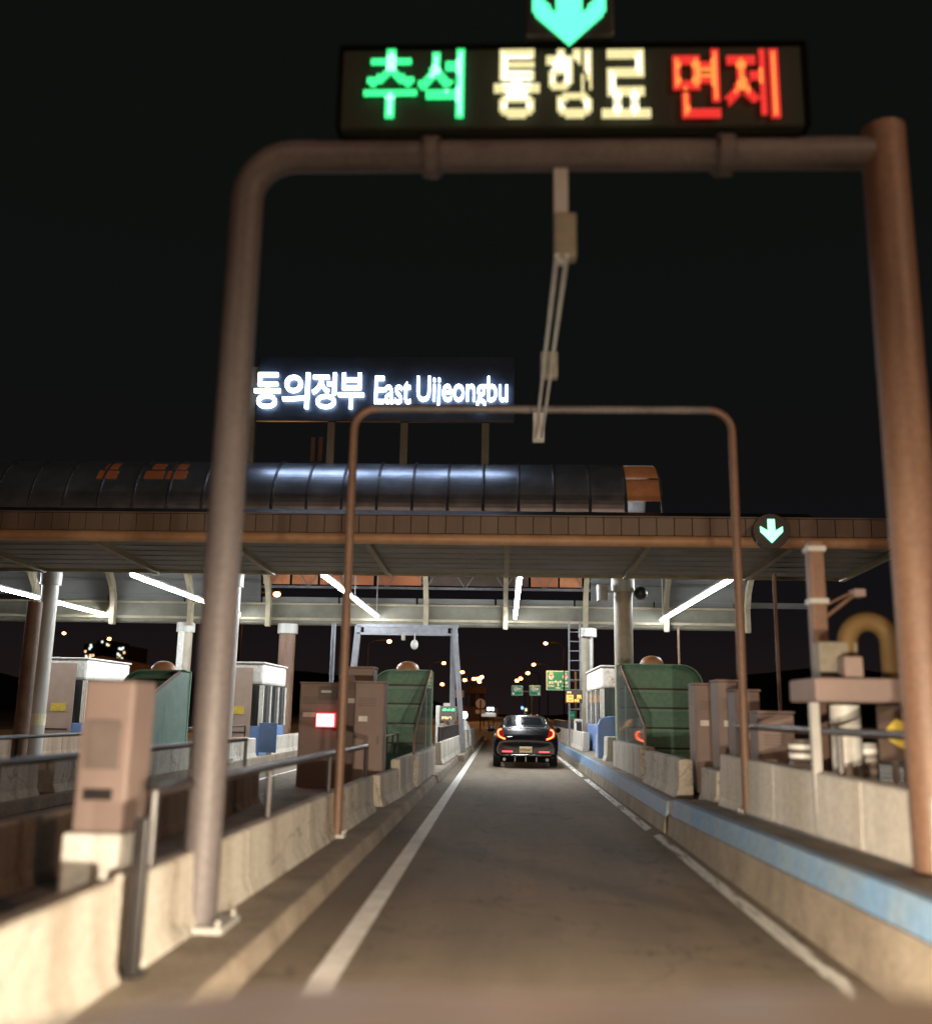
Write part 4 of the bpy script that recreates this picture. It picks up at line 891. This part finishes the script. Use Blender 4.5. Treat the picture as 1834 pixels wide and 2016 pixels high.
# arrow signal at the canopy edge
Y5 = 19.4; p = at(1518, 1046, Y=Y5)
A2 = thing('lane_signal', 'small glowing green arrow in a black round housing on the canopy fascia, right', 'signal', (p.x, Y5, p.z))
MB().tube([(p.x, Y5, p.z), (p.x, Y5+.18, p.z)], .36, 24).bar((p.x, Y5+.17, p.z), (p.x, YF+.08, p.z), .1).build('housing', 'dark', A2, smooth=True)
k = .235; MB().prism([(p.x+X_*k, p.z+Z_*k) for X_, Z_ in ((0,-1.02),(.95,-.05),(.95,.42),(.30,.02),(.30,1.05),(-.30,1.05),(-.30,.02),(-.95,.42),(-.95,-.05))], 'y', Y5-.02, Y5-.003).build('arrow', 'led_green_hot2', A2)
# vertical message display by the ladder
Y6 = 34.6; a = at(1113, 1384, Y=Y6); b = at(1146, 1361, Y=Y6)
V6 = thing('message_display', 'small display with yellow and orange lit rows on the ladder', 'display', ((a.x+b.x)/2, Y6, a.z))
MB().box(a.x, b.x, Y6, Y6+.14, a.z, b.z+.04).bar(((a.x+b.x)/2, Y6+.13, a.z+.2), ((a.x+b.x)/2, 35.38, a.z+.2), .06).build('case', 'darkwall', V6)
rowdots(a.x+.05, a.x+.20, b.z-.09, b.z-.01, Y6-.004, 'led_yellow', V6); rowdots(a.x+.03, b.x-.04, a.z+.14, b.z-.13, Y6-.004, 'led_orange', V6, gaps=((.45, .6),)); rowdots(a.x+.03, b.x-.12, a.z+.03, a.z+.13, Y6-.004, 'led_orange', V6)
p = at(1138, 1436, Y=35); tag(MB().box(p.x-.14, p.x+.14, 34.9, 35.1, .40, 1.35).build('utility_box', 'white', bevel=.02), 'white upright box at the foot of the ladder', 'box')

# ------------------------------------------------------------------ far road signs, lamps, walls
def road_sign(x0, y0, x1, y1, Y, label, draw):
    a, b = at(x0, y1, Y=Y), at(x1, y0, Y=Y); w, h = b.x-a.x, b.z-a.z
    root = thing('road_sign', label, 'sign', ((a.x+b.x)/2, Y, 0), 'green direction signs over the far road')
    MB().box(a.x, b.x, Y, Y+.12, a.z, b.z).build('border', 'signwhite', root)
    MB().box(a.x+w*.022, b.x-w*.022, Y-.05, Y-.01, a.z+h*.03, b.z-h*.03).build('face', 'signgreen', root)
    draw(a.x, a.z, w, h, Y-.09, root)
    return root, a, b
def shield_mark(x, z, s, y, root):
    MB().prism([(x+s*u, z+s*v) for u, v in ((-.5,.15),(-.35,.55),(.35,.55),(.5,.15),(.42,-.25),(.2,-.5),(-.2,-.5),(-.42,-.25))], 'y', y, y+.03).build('route_shield', 'signwhite', root)
    MB().prism([(x+s*u, z+s*v) for u, v in ((-.42,.18),(-.3,.47),(.3,.47),(.42,.18))], 'y', y-.03, y-.005).build('shield_top', 'signred', root)
    text('route_number', '43', x-s*.28, x+s*.28, z-s*.36, z+s*.1, y-.03, 'signblue', root, bold=.03)
def big(x, z, w, h, y, root):
    for fx, ko, en in ((.20, '포천', 'Pocheon'), (.80, '서울', 'Seoul')):
        text('lettering', '국도', x+w*(fx-.08), x+w*(fx+.08), z+h*.84, z+h*.92, y, 'signwhite', root, bold=.02)
        shield_mark(x+w*fx, z+h*.68, h*.26, y, root)
        text('lettering', ko, x+w*(fx-.12), x+w*(fx+.12), z+h*.32, z+h*.46, y, 'signwhite', root, bold=.03)
        text('lettering', en, x+w*(fx-.14), x+w*(fx+.14), z+h*.17, z+h*.27, y, 'signwhite', root, bold=.02)
    m = MB(); cx = x+w*.5
    m.bar((cx, y, z+h*.2), (cx, y, z+h*.44), w*.05, .03).bar((cx-w*.10, y, z+h*.46), (cx+w*.10, y, z+h*.42), w*.05, .03)
    for s in (-1, 1):
        m.prism([(cx+s*w*.08, z+h*.36), (cx+s*w*.08, z+h*.52), (cx+s*w*.16, z+h*.44)], 'y', y-.02, y+.01)
    m.build('arrow_mark', 'signwhite', root)
    text('lettering', '1000m', cx-w*.11, cx+w*.11, z+h*.07, z+h*.16, y, 'signwhite', root, bold=.02)
def small(ko, s):
    def d(x, z, w, h, y, root):
        shield_mark(x+w*.36, z+h*.62, h*.42, y, root)
        text('lettering', ko, x+w*.54, x+w*.84, z+h*.55, z+h*.75, y, 'signwhite', root, bold=.04)
        MB().bar((x+w*.54, y, z+h*.42), (x+w*.9, y, z+h*.42), h*.05, .03).build('underline', 'signwhite', root)
        cx = x+w*(.15 if s < 0 else .86)
        MB().prism([(cx-w*.09, z+h*.08), (cx+w*.09, z+h*.08), (cx+w*.09*1, z+h*.26), (cx-w*.09, z+h*.30)], 'y', y, y+.03).build('arrow_mark', 'signwhite', root)
    return d
r1_, a, b = road_sign(1075.3, 1321.6, 1121, 1358.6, 120, 'largest green direction sign partly behind the ladder', big)
MB().tube([(b.x+.8, 120.4, 0), (b.x+.8, 120.4, b.z)], .17, 10).bar((a.x, 120.3, (a.z+b.z)/2), (b.x+.8, 120.3, (a.z+b.z)/2), .14).build('support', 'galv', r1_)
r2_, a, b = road_sign(1007.2, 1350.4, 1028.3, 1368.8, 150, 'left one of the two small green signs above the sedan', small('포천', -1))
r3_, a3, b3 = road_sign(1042.4, 1350.4, 1063, 1369, 150, 'small green sign midway between its twin and the largest green sign', small('서울', 1))
xm = at(1047, 1380, Y=150.4).x
MB().bar((a.x, 150.3, a.z+.6), (xm, 150.3, a.z+.6), .12).build('support', 'galv', r2_)
MB().tube([(xm, 150.5, 0), (xm, 150.5, b3.z)], .16, 10).bar((xm, 150.3, a3.z+.6), (b3.x, 150.3, a3.z+.6), .12).build('support', 'galv', r3_)
a, b = at(1120, 1416, Y=60), at(1131, 1400, Y=60)
SS = thing('roadside_sign', 'tiny green sign low behind the ladder', 'sign', (a.x, 60, 0))
MB().box(a.x, b.x, 60, 60.05, a.z, b.z).build('face', 'signgreen', SS); MB().bar((a.x+.05, 59.97, (a.z+b.z)/2), (b.x-.05, 59.97, (a.z+b.z)/2), .1, .02).build('mark', 'signwhite', SS); MB().tube([((a.x+b.x)/2, 60.1, 0), ((a.x+b.x)/2, 60.1, b.z)], .05, 8).build('stand', 'steel', SS)
# round sign seen from behind on a dark post, other dark posts
p = at(945.6, 1385.5, Y=85)
RD = thing('round_sign', 'pale brown round sign plate on a dark post left of the sedan roof', 'sign', (p.x, 85, 0))
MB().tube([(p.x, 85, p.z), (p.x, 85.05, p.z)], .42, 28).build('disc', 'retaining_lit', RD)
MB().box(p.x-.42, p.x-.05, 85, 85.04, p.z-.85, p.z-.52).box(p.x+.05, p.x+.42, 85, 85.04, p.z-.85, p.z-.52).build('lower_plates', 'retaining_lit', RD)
MB().tube([(p.x, 84.93, 0), (p.x, 84.93, p.z+.3)], .055, 8).build('stand', 'dark', RD)
p = at(965.3, 1396, Y=110)
FL = thing('floodlights', 'pair of bluish white floodlights over a pale board left of the sedan', 'lamp', (p.x, 110, 0))
for s in (-1, 1):
    MB().dome((p.x+s*.22, 109.8, p.z), .15, .12, .15, full=True).build('lamp', 'whitelamp', FL, smooth=True)
MB().box(p.x-.55, p.x+.45, 110, 110.15, p.z-.35, p.z+.3).build('backboard', 'dark', FL)
MB().box(p.x-1.0, p.x+.6, 109.9, 110.2, p.z-.85, p.z-.42).build('pale_board', 'board_glow', FL, bevel=.05)
for dx in (-.75, -.2, .35): MB().tube([(p.x+dx, 110.3, 0), (p.x+dx, 110.3, p.z-.4)], .05, 8).build('stand', 'dark', FL)
p = at(1027.7, 1394, Y=100); BL = thing('beacon', 'small blue glowing beacon above the sedan roof', 'lamp', (p.x, 100, 0)); MB().dome((p.x, 100, p.z), .13, .13, .15, full=True).build('lens', 'bluelamp', BL, smooth=True); MB().tube([(p.x, 100.2, 0), (p.x, 100.2, p.z)], .05, 8).build('stand', 'dark', BL)
p = at(1035, 1397.5, Y=100); BL = thing('marker_light', 'small yellow lit marker above the sedan roof', 'lamp', (p.x, 100, 0)); MB().box(p.x-.11, p.x+.11, 99.9, 100, p.z-.14, p.z+.14).build('lens', 'led_yellow', BL); MB().tube([(p.x, 100.2, 0), (p.x, 100.2, p.z)], .05, 8).build('stand', 'dark', BL)

def street_lamp(px, py, Y, label, side=1, real=False):
    p = at(px, py, Y=Y); rr = max(.2, 3.0*Y/F)
    root = thing('street_lamp', label, 'lamp', (p.x+side*2.2, Y, 0), 'orange street lamps along the far road')
    MB().tube([(p.x+side*2.2, Y, 0), (p.x+side*2.2, Y, p.z-.3)], .10, 8, .06).tube([(p.x+side*2.2, Y, p.z-.3), (p.x+side*1.6, Y, p.z+.1), (p.x, Y, p.z+.18)], .05, 8).build('pole', 'black', root, smooth=True)
    MB().box(p.x-.3, p.x+.3, Y-.12, Y+.12, p.z+.12, p.z+.25).build('head', 'black', root)
    MB().dome((p.x, Y-.02, p.z), rr*1.15, rr*.9, rr*.8, full=True, n=12, m=6).build('lens', 'sodium', root, smooth=True)
    if real:
        L = bpy.data.lights.new('lamp_light', 'POINT'); L.energy = real; L.color = (1, .45, .16); L.shadow_soft_size = .3
        o = bpy.data.objects.new('lamp_light', L); COL.objects.link(o); o.parent = root; o.location = Vector((p.x, Y-.3, p.z-1.0))-Vector(root['_o'])
for px, py, Y, lab, s, e_ in ((1073.6,1266.8,117,'highest orange street lamp right of the lane, beside the ladder',1,2500),(1050,1308.5,150,'second orange street lamp from the top in the right row',1,2500),(1038.6,1325.4,185,'third orange street lamp from the top in the right row',1,0),
        (1024.7,1336,225,'fourth lamp of the right row, of the close pair above the small green sign',1,2500),(1016.8,1340.4,250,'lowest lamp of the right row above the left small green sign',1,0),(545,1170,62,'large glowing orange street lamp under the canopy at left',-1,3500),
        (766,1263,100,'orange street lamp framed by the grey square gantry',-1,2500),(873.5,1305.7,150,'upper orange lamp just left of the grey gantry leg',-1,2000),(870.4,1347.4,230,'small low orange lamp left of the grey gantry leg',-1,0),
        (910,1323.5,180,'bright orange lamp touching the right side of the grey gantry leg',-1,2000),(914.6,1339,215,'small yellowish lamp below the bright one at the grey gantry leg',-1,0),
        (932.5,1336.7,300,'leftmost lamp in the tight far cluster',-1,0),(940,1336.7,310,'second lamp in the tight far cluster',-1,0),(944.7,1336,320,'third lamp in the tight far cluster',-1,2000),(948,1333,330,'highest lamp in the tight far cluster',-1,0),(943.2,1342.3,300,'lowest lamp in the tight far cluster',-1,0),
        (103,1237,160,'orange lamp at far left right of the pale column, upper',-1,0),(126,1247,190,'orange lamp at far left, below the upper one',-1,0),(215,1258,220,'orange lamp above the distant lit buildings at left',-1,0)):
    street_lamp(px, py, Y, lab, s, e_)

# retaining walls, guard rails and hills in the distance
def wall(x0, x1, Y0, Y1, z0, z1, lab, m='retaining', nm='retaining_wall'):
    d = Vector((x1-x0, Y1-Y0, 0)).normalized(); n = Vector((-d.y, d.x, 0))*.15
    P = [Vector((x0,Y0,0)), Vector((x1,Y1,0))]; mb = MB()
    mb.add([P[0]-n+Vector((0,0,z0)), P[1]-n+Vector((0,0,z0)), P[1]+n+Vector((0,0,z0)), P[0]+n+Vector((0,0,z0)), P[0]-n+Vector((0,0,z1)), P[1]-n+Vector((0,0,z1*1.0)), P[1]+n+Vector((0,0,z1)), P[0]+n+Vector((0,0,z1))],
           [(0,3,2,1),(4,5,6,7),(0,1,5,4),(1,2,6,5),(2,3,7,6),(3,0,4,7)])
    return tag(mb.build(nm, m), lab, 'wall')
pa, pb = at(905, 1400, Y=170), at(978, 1400, Y=215)
wall(pa.x, pb.x, 170, 215, 0, 2.6, 'long brown wall lit orange beyond the round sign')
q0, q1 = at(918, 1359, Y=260), at(958, 1359, Y=260)
OP = thing('overpass', 'distant overpass slab catching orange light above the round sign', 'bridge', (q0.x, 260, 0))
MB().box(q0.x, q1.x, 258, 266, q0.z-.9, q0.z+.9).build('deck', 'retaining', OP); MB().box(q0.x+1, q0.x+2.2, 260, 262, 0, q0.z-.9).box(q1.x-2, q1.x-.8, 260, 262, 0, q0.z-.9).build('pier', 'darkwall', OP)
for s, lab in ((-1, 'low guard rail leaving the lane on the left of the sedan'), (1, 'low guard rail catching orange light right of the sedan')):
    pts = []
    for i in range(26):
        Y = 60+i*8; cx = .4-((Y-60)/100)**2*4.5; pts.append((cx+(s*4.6 if s > 0 else -4.4)+s*5*math.exp(-(Y-60)/60), Y))
    root = thing('guard_rail', lab, 'guard rail', (pts[0][0], 60, 0), 'guard rails of the far road')
    g = MB()
    for (xa, ya), (xb, yb) in zip(pts, pts[1:]): g.bar((xa, ya, .72), (xb, yb, .72), .05, .30)
    g.build('beam', 'galv', root); g = MB()
    for x, y in pts: g.box(x-.05, x+.05, y-.05, y+.05, 0, .7)
    g.build('posts', 'galv', root)
hp = MB(); rnd = random.Random(3); rows = []
for j in range(7):
    row = []
    for i in range(61):
        x = -420+i*14; h = (16+9*math.sin(i*.35)+7*math.sin(i*.13+1)+rnd.random()*2.0)*(1 if abs(x+5) > 30 else .62)
        row.append((x, 360+j*30, h*math.sin(min(1, j/4)*math.pi/2)-.5))
    rows.append(row)
struct(hp.grid(rows).build('hills', 'foliage', smooth=True))
# distant apartments at left
for i, (px0, px1, py, Y, lab) in enumerate(((163, 188, 1268, 250, 'distant block of lit windows left of the other two'), (188, 222, 1262, 265, 'tallest distant block with lit windows at far left'), (226, 258, 1272, 250, 'distant low block of lit windows, rightmost'))):
    a = at(px0, 1292, Y=Y); b = at(px1, py, Y=Y)
    root = thing('apartment_building', lab, 'building', ((a.x+b.x)/2, Y, 0), 'distant lit buildings at the far left')
    MB().box(a.x, b.x, Y, Y+12, 0, b.z).build('wall', 'darkwall', root)
    rr = random.Random(i+5)
    for k in range(9):
        x = a.x+(b.x-a.x)*rr.uniform(.08, .85); z = b.z-rr.uniform(.6, 4.2)
        MB().box(x, x+.55, Y-.05, Y-.01, z, z+.6).build('window', 'window_lit' if rr.random() < .7 else 'window_warm', root)
a = at(120, 1300, Y=80); b = at(300, 1296, Y=80)
tag(MB().prism([(a.x+2, 0), (b.x+2, 0), (b.x, at(290, 1312, Y=80).z), (at(200, 1290, Y=80).x, at(200, 1291, Y=80).z), (a.x+2, at(130, 1296, Y=80).z)], 'y', 80, 84).build('embankment', 'retaining'), 'brown embankment wall below the distant lit buildings', 'wall')

# ------------------------------------------------------------------ sodium lamps of the approach road, behind and beside the camera
for x, y, h, e_, lab in ((-9.0, -9.0, 9.5, 1900, 'tall sodium street lamp on the approach, left behind the camera'), (10.5, -2.5, 9.5, 1900, 'tall sodium street lamp on the approach, right behind the camera')):
    s = 1 if x > 0 else -1
    root = thing('street_lamp', lab, 'lamp', (x, y, 0), 'sodium lamps of the approach road')
    MB().tube([(x, y, 0), (x, y, h-.4)], .11, 10, .07).tube([(x, y, h-.4), (x-s*.8, y, h), (x-s*1.9, y, h+.12)], .05, 8).build('pole', 'steel', root, smooth=True)
    MB().box(x-s*1.9-.35, x-s*1.9+.35, y-.15, y+.15, h+.06, h+.2).build('head', 'steel', root)
    MB().dome((x-s*1.9, y, h), .25, .12, .06, full=True).build('lens', 'sodium', root, smooth=True)
    L = bpy.data.lights.new('lamp_light', 'POINT'); L.energy = e_; L.color = (1, .64, .42); L.shadow_soft_size = .25
    o = bpy.data.objects.new('lamp_light', L); COL.objects.link(o); o.parent = root; o.location = Vector((x-s*1.9, y, h-.35))-Vector(root['_o'])
for o in list(bpy.data.objects):
    if '_o' in o: del o['_o']
